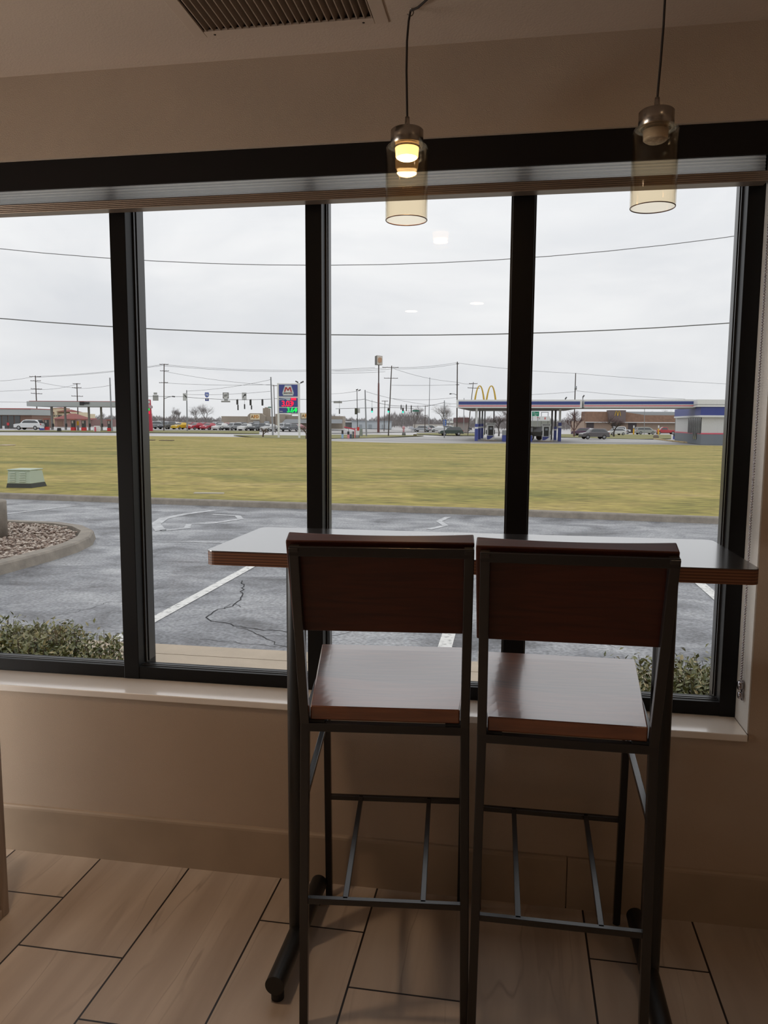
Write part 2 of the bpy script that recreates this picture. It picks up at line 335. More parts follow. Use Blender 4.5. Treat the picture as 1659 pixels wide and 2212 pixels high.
for a, b in mul:
    o = MB().box((a, YF-.002, SILL+.001), (b, .249, 2.191)).build('mullion', blackm, win, bevel=.0015)
    g = MB(); gasket_v(g, b, 1); gasket_v(g, a, -1); g.build('glazing_bead', beadm, o)
j = MB().box((.812, YF-.002, SILL+.001), (WX1, .249, 2.191)).build('jamb', blackm, win, bevel=.0015)
g = MB(); gasket_v(g, .812, -1); g.build('glazing_bead', beadm, j)
MB().box((WX0, YF, SILL+.001), (WX0+.05, .249, 2.191)).build('jamb', blackm, win, bevel=.0015)
edges = [WX0+.05]+[q for ab in mul for q in ab]+[.812]
for i in range(0, len(edges), 2):
    a, b = edges[i], edges[i+1]
    g = MB()
    for k, (dy, h) in enumerate(((.018, .002), (.030, .003))):
        g.box((a+.001, YF+dy, .612), (b-.001, YF+dy+.006, .612+h))
    g.build('sill_bead', beadm, win)
    MB().box((a+.0005, YG, .591), (b-.0005, YG+.006, 2.191)).build('pane', paneglass, win)

# roller blind in the head: black fascia, ribbed rail, bead chain
rb = thing('pleated_blind', 'raised pleated window blind, black fascia over a pale folded stack with brown bottom rail', 'blind', (-1.2, .05, 2.08))
MB().box((WX0+.01, .012, 2.126), (WX1-.006, .022, 2.2075)).box((WX0+.01, .022, 2.198), (WX1-.006, .118, 2.2075)).build('fascia', fasciam, rb)
pl = MB(); n = 7; z0, z1 = 2.158, 2.101; pr = []
for k in range(2*n+1): pr.append((.090+(.0045 if k % 2 else 0), z0+(z1-z0)*k/(2*n)))
vs = []; fs = []
for i, x in enumerate((WX0+.014, WX1-.014)):
    for y, z in pr: vs.append((x, y, z))
m_ = len(pr)
for k in range(m_-1): fs.append((k, k+1, m_+k+1, m_+k))
pl.add(vs, fs).build('pleated_stack', pleatm, rb)
MB().box((WX0+.014, .066, 2.158), (WX1-.014, .112, 2.198)).build('headrail', fasciam, rb)
rail = MB(); pr = [(.112, 2.101), (.068, 2.101)]
for k in range(5):
    for q in range(5): pr.append((.068-.0012*math.sin(math.pi*q/5), 2.101+(2.0745-2.101)*(k+q/5)/5))
pr += [(.068, 2.0745), (.112, 2.0745)]
rail.prism([(WX0+.012, y, z) for y, z in pr], (WX1-.012-(WX0+.012), 0, 0)); rail.build('bottom_rail', fluted, rb)
ch = MB()
for st, (x, y) in enumerate(((.848, .047), (.851, .064))):
    n = int((2.10-.70)/.0075)
    for i in range(n): ch.sphere((x, y, .70+i*.0075), .0029, 6, 4)
    ch.tube([(x, y, .70), (x, y, 2.10)], .0006, 4)
for i in range(14):
    a = math.pi*i/13; ch.sphere((.8495, .0555-.0085*math.cos(a), .70-.0085*math.sin(a)), .0024, 6, 4)
bc = ch.build('bead_chain', chrome, rb)
tn = MB().lathe([(.0, -.006), (.012, -.006), (.014, 0), (.012, .006), (0, .006)], (0, 0, 0), 20)
tn.v = [Vector((v.z+.8475, v.x+.056, v.y+.690)) for v in tn.v]
t2 = MB().lathe([(.0, -.005), (.009, -.005), (.0105, 0), (.009, .005), (0, .005)], (0, 0, 0), 20)
t2.v = [Vector((v.z+.8475, v.x+.052, v.y+.662)) for v in t2.v]; tn.add(t2.v, t2.f, True); tn.box((.852, .049, .648), (.856, .062, .705))
tn.build('chain_tensioner', chrome, rb)

# ceiling grille
vt = thing('ceiling_vent', 'rectangular brown slatted air grille set in the ceiling', 'vent', (-.408, -.32, ZC))
vd = mat('vent_dark', (.03, .02, .016), .8); vm = mat('vent_paint', (.33, .255, .2), .5)
MB().box((-.67, -.50, ZC-.003), (-.635, -.14, ZC+.004)).box((-.181, -.50, ZC-.003), (-.145, -.14, ZC+.004)).box((-.635, -.50, ZC-.003), (-.181, -.47, ZC+.004)).box((-.635, -.168, ZC-.003), (-.181, -.14, ZC+.004)).build('frame', mat('vent_flange', (.50, .40, .32), .7), vt, bevel=.0015)
MB().box((-.67, -.50, ZC+.06), (-.145, -.14, ZC+.065)).box((-.645, -.49, ZC+.004), (-.64, -.15, ZC+.06)).box((-.176, -.49, ZC+.004), (-.171, -.15, ZC+.06)).box((-.64, -.163, ZC+.004), (-.176, -.158, ZC+.06)).box((-.64, -.48, ZC+.004), (-.176, -.475, ZC+.06)).build('duct_box', vd, vt)
s = MB()
for i in range(24):
    x = -.628+i*.0192; s.hexa([(x, -.475, ZC-.002), (x+.003, -.475, ZC-.002), (x+.003, -.163, ZC-.002), (x, -.163, ZC-.002)], [(x+.008, -.475, ZC+.018), (x+.011, -.475, ZC+.018), (x+.011, -.163, ZC+.018), (x+.008, -.163, ZC+.018)])
s.build('slats', vm, vt)
s = MB()
for y in (-.25, -.33, -.41): s.box((-.64, y, ZC+.022), (-.176, y+.004, ZC+.036))
s.build('cross_bars', vm, vt)
for x in (-.61, -.21): MB().lathe([(0, -.0045), (.003, -.004), (.0035, -.003)], (x, -.152, ZC), 10).build('screw', vd, vt)

# ================================================================= PENDANTS
def pendant(name, label, x, y, zt, zb_, cord, lit):
    t = thing(name, label, 'lamp', (x, y, ZC), 'glass cylinder pendants over the table')
    R, r = .0535, .043
    t_ = MB().tube(cord, .0028, 8); t_.build('cord', cordm, t)
    MB().lathe([(0, .070), (.0055, .070), (.0065, .052), (.0065, .036), (0, .036)], (x, y, zt), 16).build('strain_relief', steel, t)
    MB().lathe([(0, .040), (.038, .040), (.041, .037), (.041, .002), (.038, 0), (.030, 0), (.030, -.004), (0, -.004)], (x, y, zt), 40).build('socket_cap', steel, t)
    g = [(.034, .0005), (.049, 0), (R, -.006), (R, zb_-zt), (R-.0026, zb_-zt), (R-.0026, -.008), (.047, -.003), (.034, -.0028)]
    gs = MB()
    for i_ in range(len(g)): gs.lathe([g[i_], g[(i_+1) % len(g)]], (x, y, zt), 64)
    go_ = gs.build('glass_shade', amber, t)
    ring = [(x+(R-.0013)*math.cos(a), y+(R-.0013)*math.sin(a), zb_) for a in [2*math.pi*i/64 for i in range(65)]]
    MB().tube(ring, .0013, 6, False).build('glass_rim', mat('rim_brown', (.16, .08, .05), .2), go_)
    bu = MB().lathe([(.0, -.030), (.020, -.029), (.0285, -.026), (.0285, -.022), (.030, -.005), (0, -.005)], (x, y, zt), 32)
    b_ = bu.build('bulb', mat('bulb_off', (.55, .5, .46), .2) if not lit else mat('bulb_rim', (.8, .75, .7), .3, emit=(1, .55, .2), es=2.5), t)
    le = MB().lathe([(0, -.0345), (.012, -.034), (.020, -.032), (.0255, -.0285)], (x, y, zt), 32)
    le.build('lens', mat('lens_off', (.35, .3, .27), .35, var=.4, vscale=120) if not lit else mat('lens_lit', (1, .9, .8), .3, emit=(1, .70, .36), es=22), b_)
    if lit:
        ld = bpy.data.lights.new('pendant_light', 'AREA'); ld.shape = 'DISK'; ld.size = .05; ld.energy = PENDANT; ld.color = (1, .62, .32)
        lo = bpy.data.objects.new('pendant_light', ld); COL.objects.link(lo); lo.parent = t; lo.location = (0, 0, zt-.037-ZC)
    return t
zc = ZC
p1 = pendant('pendant_lamp', 'lit pendant lamp glowing warm inside its amber glass cylinder', -.088, -.20, 2.120, 1.940,
             [(-.083, -.196, zc-.008), (-.087, -.197, zc-.03), (-.0905, -.199, 2.37), (-.091, -.2, 2.30), (-.089, -.2, 2.22), (-.088, -.2, 2.185)], True)
MB().tube([(-.083, -.196, zc-.006), (-.06, -.225, zc-.014), (-.03, -.26, zc-.012), (.02, -.33, zc-.012), (.10, -.45, zc-.02)], .0028, 8).build('swag_cord', cordm, p1)
hk = MB(); pts = [(-.083+.008*math.sin(a), -.196, zc-.010-.008*math.cos(a)+.0) for a in [math.pi*1.25*i/10-1.2 for i in range(11)]]
hk.tube([(-.083, -.196, zc+.002)]+pts[::-1], .0015, 6); hk.build('ceiling_hook', steel, p1)
pendant('pendant_lamp', 'unlit pendant lamp with smoky glass cylinder, over the right stool', .512, -.20, 2.130, 1.948,
        [(.52, -.2, zc), (.519, -.2, 2.36), (.516, -.2, 2.28), (.513, -.2, 2.22), (.512, -.2, 2.195)], False)

# ================================================================= TABLE
TX0, TX1, TY0, TY1, TZ = -.520, .718, -.505, -.076, 1.125
tb = thing('bar_table', 'high bar table with charcoal top and plywood edge, in front of the window', 'table', (.1, -.32, 0))
def rrect(x0, x1, y0, y1, r, z, n=6):
    p = []
    for cx, cy, a0 in ((x1-r, y1-r, 0), (x0+r, y1-r, 90), (x0+r, y0+r, 180), (x1-r, y0+r, 270)):
        for i in range(n+1): a = math.radians(a0+90*i/n); p.append((cx+r*math.cos(a), cy+r*math.sin(a), z))
    return p
o = MB().prism(rrect(TX0, TX1, TY0, TY1, .022, TZ-.034), (0, 0, .0325)).build('table_edge', ply, tb)
MB().prism(rrect(TX0-.0004, TX1+.0004, TY0-.0004, TY1+.0004, .0224, TZ-.0015), (0, 0, .0015)).build('table_top', tabtop, tb)
for x in (-.352, .565):
    lg = MB().tube([(x, -.315, .052), (x, -.315, TZ-.04)], .0255, 28).build('leg', tubem, tb)
    MB().box((x-.05, -.42, TZ-.040), (x+.05, -.20, TZ-.0345)).build('mounting_plate', tubem, lg)
    ft = MB().tube([(x, -.532, .050), (x, -.530, .050), (x, -.09, .050)], .0245, 28).build('foot', tubem, tb)
    MB().lathe([(0, 0), (.016, 0), (.016, .027), (0, .027)], (x, -.508, .001), 18).build('glide', rubber, ft)
    MB().lathe([(0, 0), (.016, 0), (.016, .027), (0, .027)], (x, -.115, .001), 18).build('glide', rubber, ft)

# ================================================================= STOOLS
def make_stool():
    S = .0195; w, wf_, d, zr = .3754, .416, .505, .762
    zs, zst, zsd, zb_, tbk = .799, .334, .588, 1.183, .148
    t = thing('bar_stool', 'x', 'stool', (0, 0, 0), 'bar stools at the table')
    def nl(z, sg):
        return Vector((sg*(w/2-S/2+.012*(1-z/zr)), -d/2+S/2-.0+.022*(1-z/zr), z))
    def fl(z, sg): return Vector((sg*(wf_/2-S/2), d/2-S/2+.050*(1-z/zr), z))
    def bk(z, sg):
        k = (z-zr)/(zb_-zr); return Vector((sg*(w/2-S/2-.004*k), -d/2+S/2-tbk*k, z))
    for sg in (-1, 1):
        mb = MB().bar(nl(.004, sg), nl(zr, sg), S, S); lo = mb.build('leg', stoolm, t, bevel=.0015)
        MB().lathe([(0, 0), (.010, 0), (.010, .006), (0, .006)], nl(0, sg), 12).build('glide', rubber, lo)
        mb = MB().bar(fl(.004, sg), fl(zr-.002, sg), S, S); lo = mb.build('leg', stoolm, t, bevel=.0015)
        MB().lathe([(0, 0), (.010, 0), (.010, .006), (0, .006)], fl(0, sg), 12).build('glide', rubber, lo)
    # back frame: two raked posts and top rail
    b = MB()
    for sg in (-1, 1): b.bar(bk(zr-.01, sg), bk(zb_, sg), S, S)
    b.bar(bk(zb_-S/2, -1)+Vector((-S/2, 0, 0)), bk(zb_-S/2, 1)+Vector((S/2, 0, 0)), S, S, (0, 1, 0))
    b.build('back_frame', stoolm, t, bevel=.0015)
    # wooden back panel, gently bowed, mounted on the front side of the posts
    ax = (bk(zb_, 1)-bk(zr, 1)).normalized(); nrm = Vector((0, ax.z, -ax.y)); base = bk(zr, 0)
    L0, L1 = (.985-zr)/ax.z, (zb_+.006-zr)/ax.z; nx = 16; hw = w/2+.001
    vs = []; fs = []
    for i in range(nx+1):
        x = -hw+2*hw*i/nx; bow = .010*(x/hw)**2
        for (l, q) in ((L0, 0), (L1, 0), (L1, 1), (L0, 1)):
            vs.append(Vector((x, base.y, zr))+ax*l+nrm*(S/2+.0015+(.010 if q == 0 else .030+bow) - (.010 if q == 0 else 0)*1))
    for i in range(nx):
        for k in range(4): a = i*4+k; b_ = i*4+(k+1) % 4; fs.append((a, b_, b_+4, a+4))
    fs.append((0, 3, 2, 1)); fs.append((nx*4, nx*4+1, nx*4+2, nx*4+3))
    MB().add(vs, fs).build('backrest', cherry_shaded, t, bevel=.003, seg=3)
    # seat rails
    r_ = MB(); zc_ = zr-S/2
    r_.bar(nl(zc_, -1), nl(zc_, 1), S, S, (0, 1, 0)).bar(fl(zc_, -1), fl(zc_, 1), S, S, (0, 1, 0))
    for sg in (-1, 1): r_.bar(nl(zc_, sg), fl(zc_, sg), S, S, (1, 0, 0))
    r_.build('seat_frame', stoolm, t, bevel=.001)
    for x, y in ((-.155, -.235), (.155, -.235), (-.17, .235), (.17, .235)): MB().box((x-.02, y-.012, zr-.001), (x+.02, y+.012, zr+.0045)).build('seat_spacer', rubber, t)
    # seat: dished board, narrower at the back, slightly wider than the frame in front
    vs = []; fs = []; nx, ny = 14, 10; y0_, y1_ = -d/2+.008, d/2+.004
    def zz(i, j):
        x = 2*i/nx-1; y = j/ny; return zs-.006*(1-x*x)*math.sin(math.pi*min(y*1.1, 1))-.004*(y**3)
    for lay in (0, 1):
        for j in range(ny+1):
            for i in range(nx+1):
                y = y0_+(y1_-y0_)*j/ny; hw = (w/2-S-.002) if j == 0 else (w/2-S-.002)+((wf_/2+.004)-(w/2-S-.002))*(j/ny)
                x = hw*(2*i/nx-1); vs.append((x, y, zz(i, j) if lay else zr+.005))
    n1 = (nx+1)*(ny+1)
    for j in range(ny):
        for i in range(nx):
            a = j*(nx+1)+i; fs.append((a, a+nx+1, a+nx+2, a+1)); fs.append((n1+a, n1+a+1, n1+a+nx+2, n1+a+nx+1))
    for i in range(nx):
        fs.append((i, i+1, n1+i+1, n1+i)); a = ny*(nx+1)+i; fs.append((a+1, a, n1+a, n1+a+1))
    for j in range(ny):
        a = j*(nx+1); fs.append((a+nx+1, a, n1+a, n1+a+nx+1)); a += nx; fs.append((a, a+nx+1, n1+a+nx+1, n1+a))
    MB().add(vs, fs, False).build('seat', cherry_lit, t, bevel=.003, seg=3)
    # footrest: two crossbars joined by two flat bars, and a side stretcher on each side
    q = .014
    MB().bar(nl(zst-q/2, -1), nl(zst-q/2, 1), q, q, (0, 1, 0)).build('stretcher', stoolm, t, bevel=.001)
    MB().bar(fl(zst-q/2, -1), fl(zst-q/2, 1), q, q, (0, 1, 0)).build('stretcher', stoolm, t, bevel=.001)
    for sg in (-1, 1):
        MB().bar(nl(zsd-q/2, sg), fl(zsd-q/2, sg), q, q, (1, 0, 0)).build('stretcher', stoolm, t, bevel=.001)
        a = nl(zst-q/2, 0)+Vector((sg*.090, 0, .0)); b = fl(zst-q/2, 0)+Vector((sg*.100, 0, 0))
        MB().bar(a, b, q*.9, q, (1, 0, 0)).build('footrest_bar', stoolm, t, bevel=.001)
    return t
s1 = make_stool(); s1.location = (-.0976, -.3436, 0); s1.rotation_euler.z = .1031
s1['label'] = 'left bar stool with reddish wooden seat and backrest, nearer the lit lamp'
s2 = copy_tree(s1); s2.location = (.321, -.3528, 0); s2.rotation_euler.z = .0023
s2['label'] = 'right bar stool with reddish wooden seat and backrest, below the unlit lamp'

# ================================================================= BOOTH END PANEL at the left edge
bp = thing('booth_partition', 'taupe laminate booth end panel at the left edge of the floor', 'partition', (-1.5, -.7, 0))
lam = wood_mat('taupe_laminate', (.30, .235, .19), (.42, .34, .28), .5, 'Z', 4, 0)
MB().box((-1.75, -1.15, .0), (-1.262, -.315, .70)).build('body', lam, bp)
t_ = MB().box((-1.262, -.345, .0), (-1.226, -.315, .70)).box((-1.262, -1.15, .0), (-1.226, -1.12, .70)).box((-1.262, -1.12, 0), (-1.226, -.345, .028)).box((-1.262, -1.12, .672), (-1.226, -.345, .70))
t_.build('edge_frame', lam, bp, bevel=.004)

# ================================================================= ADDED FILL LIGHTS, out of view
def area(name, loc, rot, sx_, sy_, e, col, parent=None):
    ld = bpy.data.lights.new(name, 'AREA'); ld.shape = 'RECTANGLE'; ld.size = sx_; ld.size_y = sy_; ld.energy = e; ld.color = col
    o = bpy.data.objects.new(name, ld); COL.objects.link(o); o.location = loc; o.rotation_euler = rot; o.parent = parent; return o
area('left_fill_light', (XL-.02, -1.15, .82), (0, -math.pi/2+.42, 0), .8, 1.5, SIDE_FILL, (1, .97, .93))  # lamp added at the unseen left window, placed to brighten the left side
def mirror_spot(u, v): p = pz(u, v, ZC-.003); return (p.x, 2*YG-p.y)
spots = [(-3.0, -1.0), (2.2, -1.9), (-.95, -.98), (.85, -.98), mirror_spot(1030, 655), mirror_spot(888, 672)]  # added lamps: unseen fill first, last pair set for reflections in the panes
lab = ['added warm fill downlight by the left windows', 'added warm fill downlight near the right wall', 'added warm fill downlight above the floor left of the stools', 'added warm fill downlight above the right stool', 'added warm downlight far behind the right stool, standing in for mirrored chandelier lights', 'added warm downlight behind the left stool, standing in for mirrored chandelier lights']
for (x, y), lb in zip(spots, lab):
    t = thing('added_downlight', lb, 'light', (x, y, ZC), 'added ceiling downlights')
    MB().lathe([(.055, -.002), (.075, -.004), (.08, -.001), (.08, 0)], (x, y, ZC), 32).build('trim_ring', revm, t)
    MB().lathe([(0, -.001), (.055, -.002)], (x, y, ZC), 24).build('lens', mat('added_light_lens', (1, .9, .8), .4, emit=(1, .72, .45), es=12), t)
    ld = bpy.data.lights.new('downlight', 'AREA'); ld.shape = 'DISK'; ld.size = .11; ld.energy = FILL_DOWNLIGHT*{-.95: 1.0, .85: .2, 2.2: .1, -3.0: .2}.get(x, .25); ld.spread = math.radians(105 if y == -.98 else 180); ld.color = (1, .70, .46)
    lo = bpy.data.objects.new('downlight', ld); COL.objects.link(lo); lo.parent = t; lo.location = (0, 0, -.006)

# ================================================================= OUTSIDE: GROUND
def strip(name, near, far, n, mm, mt, dz=0, flat=None, label=None, cat=None, kind='structure'):
    """surface between two polylines (resampled), draped on the ground"""
    def rs(p, n):
        p = [Vector((q[0], q[1], 0)) for q in p]; ls = [0]
        for i in range(1, len(p)): ls.append(ls[-1]+(p[i]-p[i-1]).length)
        o = []
        for k in range(n+1):
            t = ls[-1]*k/n; i = 0
            while i < len(p)-2 and ls[i+1] < t: i += 1
            f = (t-ls[i])/max(ls[i+1]-ls[i], 1e-9); o.append(p[i].lerp(p[i+1], min(max(f, 0), 1)))
        return o
    a = rs(near, n); b = rs(far, n); vs = []; fs = []
    for j in range(mm+1):
        for i in range(n+1):
            q = a[i].lerp(b[i], (j/mm)**1.6 if mm > 6 else j/mm); vs.append((q.x, q.y, (hz(q.x, q.y) if flat is None else flat)+dz))
    for j in range(mm):
        for i in range(n): k = j*(n+1)+i; fs.append((k, k+1, k+n+2, k+n+1))
    o = MB().add(vs, fs).build(name, mt)
    if kind: o['kind'] = kind
    if label: o['label'] = label; o['category'] = cat
    return o
GZ = -.15
struct('asphalt_lot', MB().add([(-30, 2.0, GZ), (16, 2.0, GZ), (16, 13.5, GZ), (-30, 18, GZ)], [(0, 1, 2, 3)]), asph)
struct('planting_bed', MB().box((-30, .31, GZ-.1), (16, 1.55, GZ+.03)), mat('mulch', (.06, .04, .025), .9, bump=.8, bscale=40))
sw = MB()
for x0 in [-9.0+1.6*i for i in range(12)]: sw.box((x0, 1.56, GZ-.05), (x0+1.594, 2.60, GZ+.005))
struct('sidewalk', sw, walkm)
cbk = MB()
for x0 in [-9.0+3.2*i for i in range(6)]: cbk.box((x0, 2.606, GZ-.05), (x0+3.194, 2.82, GZ+.006))
struct('sidewalk_curb', cbk, walkm)
# far curb of the lot
cpts = [(-30, 18.5), (-18, 14.4), (-13, 12.75), (-10.3, 12.02), (-7.4, 11.76), (-3.5, 11.46), (.4, 11.15), (3.4, 10.80), (9, 10.1), (16, 9.2)]
def curb(name, pts, wd, z0, z1, mt, closed=False):
    n = len(pts); V = [Vector((p[0], p[1], 0)) for p in pts]; vs = []; fs = []
    for i in range(n):
        a = V[(i-1) % n] if (closed or i) else V[0]; b = V[(i+1) % n] if (closed or i < n-1) else V[-1]
        d = (b-a).normalized(); nn = Vector((-d.y, d.x, 0))
        for o, z in ((-.02, z0), (0.01, z1-.02), (.03, z1), (wd, z1), (wd, z0)): q = V[i]+nn*o; vs.append((q.x, q.y, z))
    for i in range(n if closed else n-1):
        for k in range(4): a = i*5+k; b = ((i+1) % n)*5+k; fs.append((a, b, b+1, a+1))
    return struct(name, MB().add(vs, fs), mt)
curb('lot_curb', cpts, .16, GZ-.02, -.045, concrete)
gfar = [(-140, 118)]+[tuple(G(u, v)[:2]) for u, v in ((-120, 938), (0, 940.5), (130, 941), (250, 941), (330, 942), (450, 943), (560, 945), (662, 947.5), (716, 953), (860, 957), (1000, 958), (1100, 957.8), (1200, 958.5), (1400, 960), (1570, 963), (1800, 966))]
gnear = [(p[0]-.0, p[1]+.15) for p in cpts]
strip('lawn', gnear, gfar, 90, 60, grass, 0)
# everything beyond the lawn
base = MB(); vs = []; fs = []; xs = [-900, -400, -200, -140, -110, -90, -75, -60, -45, -30, -20, -10, 0, 10, 25, 40, 60, 100, 200, 500]; ys = [20, 35, 50, 60, 70, 80, 90, 100, 110, 125, 150, 200, 300, 500, 900, 1800]
for y in ys:
    for x in xs: vs.append((x, y, hz(x, y)-(.35 if y < 60 else .10)))
for j in range(len(ys)-1):
    for i in range(len(xs)-1): k = j*len(xs)+i; fs.append((k, k+1, k+len(xs)+1, k+len(xs)))
struct('road_surface', base.add(vs, fs), pave)
def patch(name, near, far, mt, dz, n=24):
    return strip(name, [tuple(G(u, v)[:2]) for u, v in near], [tuple(G(u, v)[:2]) for u, v in far], n, 4, mt, dz)
patch('road_verge', [(-60, 931.5), (120, 932.5), (300, 934), (560, 936.5)], [(-60, 929.5), (120, 930), (300, 929), (560, 930.5)], verge, .0)
patch('sign_verge', [(505, 940.5), (560, 946), (662, 949), (700, 950)], [(505, 939.5), (560, 940), (662, 941), (700, 941.5)], verge, .02)
patch('corner_verge', [(700, 947.5), (780, 946.5), (850, 944), (915, 941.5)], [(700, 939), (780, 939), (850, 939.5), (915, 940.5)], verge, .02)
patch('island_verge', [(900, 938), (945, 940), (1000, 941), (1045, 941.5)], [(900, 936), (945, 935), (1000, 936), (1045, 936)], verge, .02)
patch('restaurant_verge', [(1205, 944), (1300, 947), (1380, 948.5), (1450, 947.5)], [(1205, 938), (1300, 938), (1380, 938.5), (1450, 939)], verge, .02)
patch('station_lot', [(716, 955), (860, 959), (1000, 960), (1200, 961), (1400, 962), (1600, 965)], [(716, 947.5), (860, 944.5), (1000, 941.8), (1200, 944.5), (1400, 949), (1600, 949)], lotm, -.03)
patch('far_lot', [(716, 936), (900, 933), (1100, 935)], [(716, 930), (900, 928), (1100, 930)], lotm, .0)
patch('car_lot', [(300, 929.3), (480, 930.5), (700, 932)], [(300, 924), (480, 924), (700, 925)], lotm, .0)

# parking bay lines, faded markings and cracks: flat paint on the asphalt
def line(name, pts, wd, mt, label, cat='marking', dz=.004, group=None):
    V = [Vector((p[0], p[1], GZ+dz)) for p in pts]; vs = []; fs = []
    for i, p in enumerate(V):
        d = (V[min(i+1, len(V)-1)]-V[max(i-1, 0)]).normalized(); nn = Vector((-d.y, d.x, 0)); ww = wd*(1 if not isinstance(wd, tuple) else 1)
        vs += [p-nn*wd/2, p+nn*wd/2]
    for i in range(len(V)-1): fs.append((2*i, 2*i+2, 2*i+3, 2*i+1))
    return tag(MB().add(vs, fs).build(name, mt), label, cat, group, 'structure')
for x, ye, lb in ((-2.62, 6.4, 0), (-.26, 6.4, 1), (2.06, 6.4, 2), (-4.9, 4.2, 3)):
    line('parking_line', [(x, 2.83), (x-.02, ye)], .10, linem, None)
line('faded_marking', [(-8.3, 9.6), (-7.9, 11.2)], .09, faintm, None)
line('faded_marking', [(-4.85, 8.25), (-5.25, 8.9), (-5.45, 9.6), (-5.35, 10.3), (-5.1, 10.9)], .16, faintm, None)
line('faded_marking', [(-4.85, 8.25), (-4.6, 8.6), (-4.75, 9.0), (-4.45, 9.2), (-4.2, 9.8), (-4.4, 10.2), (-4.9, 10.3)], .11, faintm, None)
line('faded_marking', [(-1.05, 9.2), (-.85, 9.7), (-1.0, 10.2), (-.9, 10.8)], .10, faintm, None)
line('faded_marking', [(-5.0, 7.2), (-4.0, 7.35), (-2.9, 7.3)], .05, faintm, None)
def crack(pts, wd=.012):
    wd *= .5
    P_ = []
    for i in range(len(pts)-1):
        a = Vector(pts[i]); b = Vector(pts[i+1]); n = max(2, int((b-a).length/.06))
        for k in range(n): P_.append(a.lerp(b, k/n)+Vector((random.gauss(0, .012), random.gauss(0, .018))))
    P_.append(Vector(pts[-1])); line('pavement_crack', P_, wd, crackm, None, dz=.003)
def gp(*q): return [tuple(pz(u, v, GZ)[:2]) for u, v in q]
crack(gp((523, 1255), (526, 1280), (515, 1300), (500, 1310), (470, 1318), (450, 1330), (455, 1342), (520, 1353), (620, 1366)), .02)
crack(gp((520, 1353), (560, 1375), (600, 1392), (640, 1398)), .014)
crack(gp((430, 1383), (470, 1385), (540, 1392), (600, 1397)), .010)
crack(gp((560, 1375), (610, 1372), (700, 1378), (760, 1365)), .010)
crack(gp((480, 1316), (505, 1302), (520, 1312)), .010)
crack(gp((100, 1330), (170, 1322), (240, 1300), (330, 1290)), .008)
crack(gp((1150, 1380), (1250, 1372), (1330, 1400)), .008)

# gravel island with kerb and the concrete foot of a light pole
isl = [(-5.02, 2.4), (-5.00, 4.9), (-4.97, 5.7), (-5.0, 6.3), (-5.13, 6.85), (-5.40, 7.40), (-5.80, 7.82), (-6.3, 8.08), (-7.2, 8.17), (-12.5, 8.3), (-12.5, 2.4)]
curb('island_curb', isl, .17, GZ-.02, -.035, concrete, True)
def inside(x, y, P_):
    c = False
    for i in range(len(P_)):
        x1, y1 = P_[i]; x2, y2 = P_[i-1]
        if (y1 > y) != (y2 > y) and x < (x2-x1)*(y-y1)/(y2-y1)+x1: c = not c
    return c
inn = [(x-.17 if x > -12 else x+.1, y-.15 if y > 6 else y) for x, y in isl]
grm = bpy.data.materials.new('river_gravel'); grm.use_nodes = True; _t = grm.node_tree
_a = _t.nodes.new('ShaderNodeAttribute'); _a.attribute_name = 'shade'; _r = _t.nodes.new('ShaderNodeValToRGB'); _e = _r.color_ramp.elements
_e[0].color = (.12, .075, .055, 1); _e[1].color = (.60, .52, .44, 1); _x = _e.new(.35); _x.color = (.27, .19, .145, 1); _x = _e.new(.7); _x.color = (.40, .33, .27, 1)
_t.links.new(_a.outputs['Fac'], _r.inputs[0]); _t.links.new(_r.outputs[0], _t.nodes['Principled BSDF'].inputs['Base Color']); _t.nodes['Principled BSDF'].inputs['Roughness'].default_value = .5
g = MB(); shade = []; cnt = 0
g.add([(x, y, -.10) for x, y in inn], [tuple(range(len(inn)))]); shade.append(.2)
while cnt < 5200:
    x = random.uniform(-8.6, -5.1); y = random.uniform(4.4, 8.1)
    if not inside(x, y, inn): continue
    cnt += 1; r = random.uniform(.016, .036); c = Vector((x, y, -.085+random.uniform(0, .035))); R_ = Matrix.Rotation(random.uniform(0, 6.3), 3, 'Z')
    q = [Vector(p)*r for p in ((1, .1, 0), (.2, .8, .1), (-.9, .3, 0), (-.4, -.8, 0), (.5, -.7, .1), (.1, 0, .62), (0, 0, -.5))]
    g.add([c+R_ @ p for p in q], [(i, (i+1) % 5, 5) for i in range(5)]+[((i+1) % 5, i, 6) for i in range(5)]); shade += [random.random()]*10
gv = g.build('gravel', grm); tag(gv, 'tan and brown river gravel filling the curbed parking island', 'gravel', None, 'stuff')
at_ = gv.data.attributes.new('shade', 'FLOAT', 'FACE'); at_.data.foreach_set('value', shade)
_q = pz(18, 1160, -.09); _d = (_q-Vector((CX, CY, _q.z))).normalized(); LPX, LPY = _q.x-_d.y*.30+_d.x*.02, _q.y+_d.x*.30+_d.y*.02
if LPX > _q.x: LPX, LPY = _q.x+_d.y*.30, _q.y-_d.x*.30
lp = thing('light_pole', 'round concrete light pole base standing in the gravel island', 'pole', (LPX, LPY, -.09))
MB().lathe([(0, 0), (.30, 0), (.30, .47), (.29, .49), (0, .49)], (LPX, LPY, -.09), 40).build('concrete_base', concrete, lp)
MB().lathe([(0, 0), (.2, 0), (.2, .03), (.075, .035), (.06, 6.3), (0, 6.3)], (LPX, LPY, .40), 20).build('pole', mat('bronze_pole', (.05, .04, .03), .5, .5), lp)

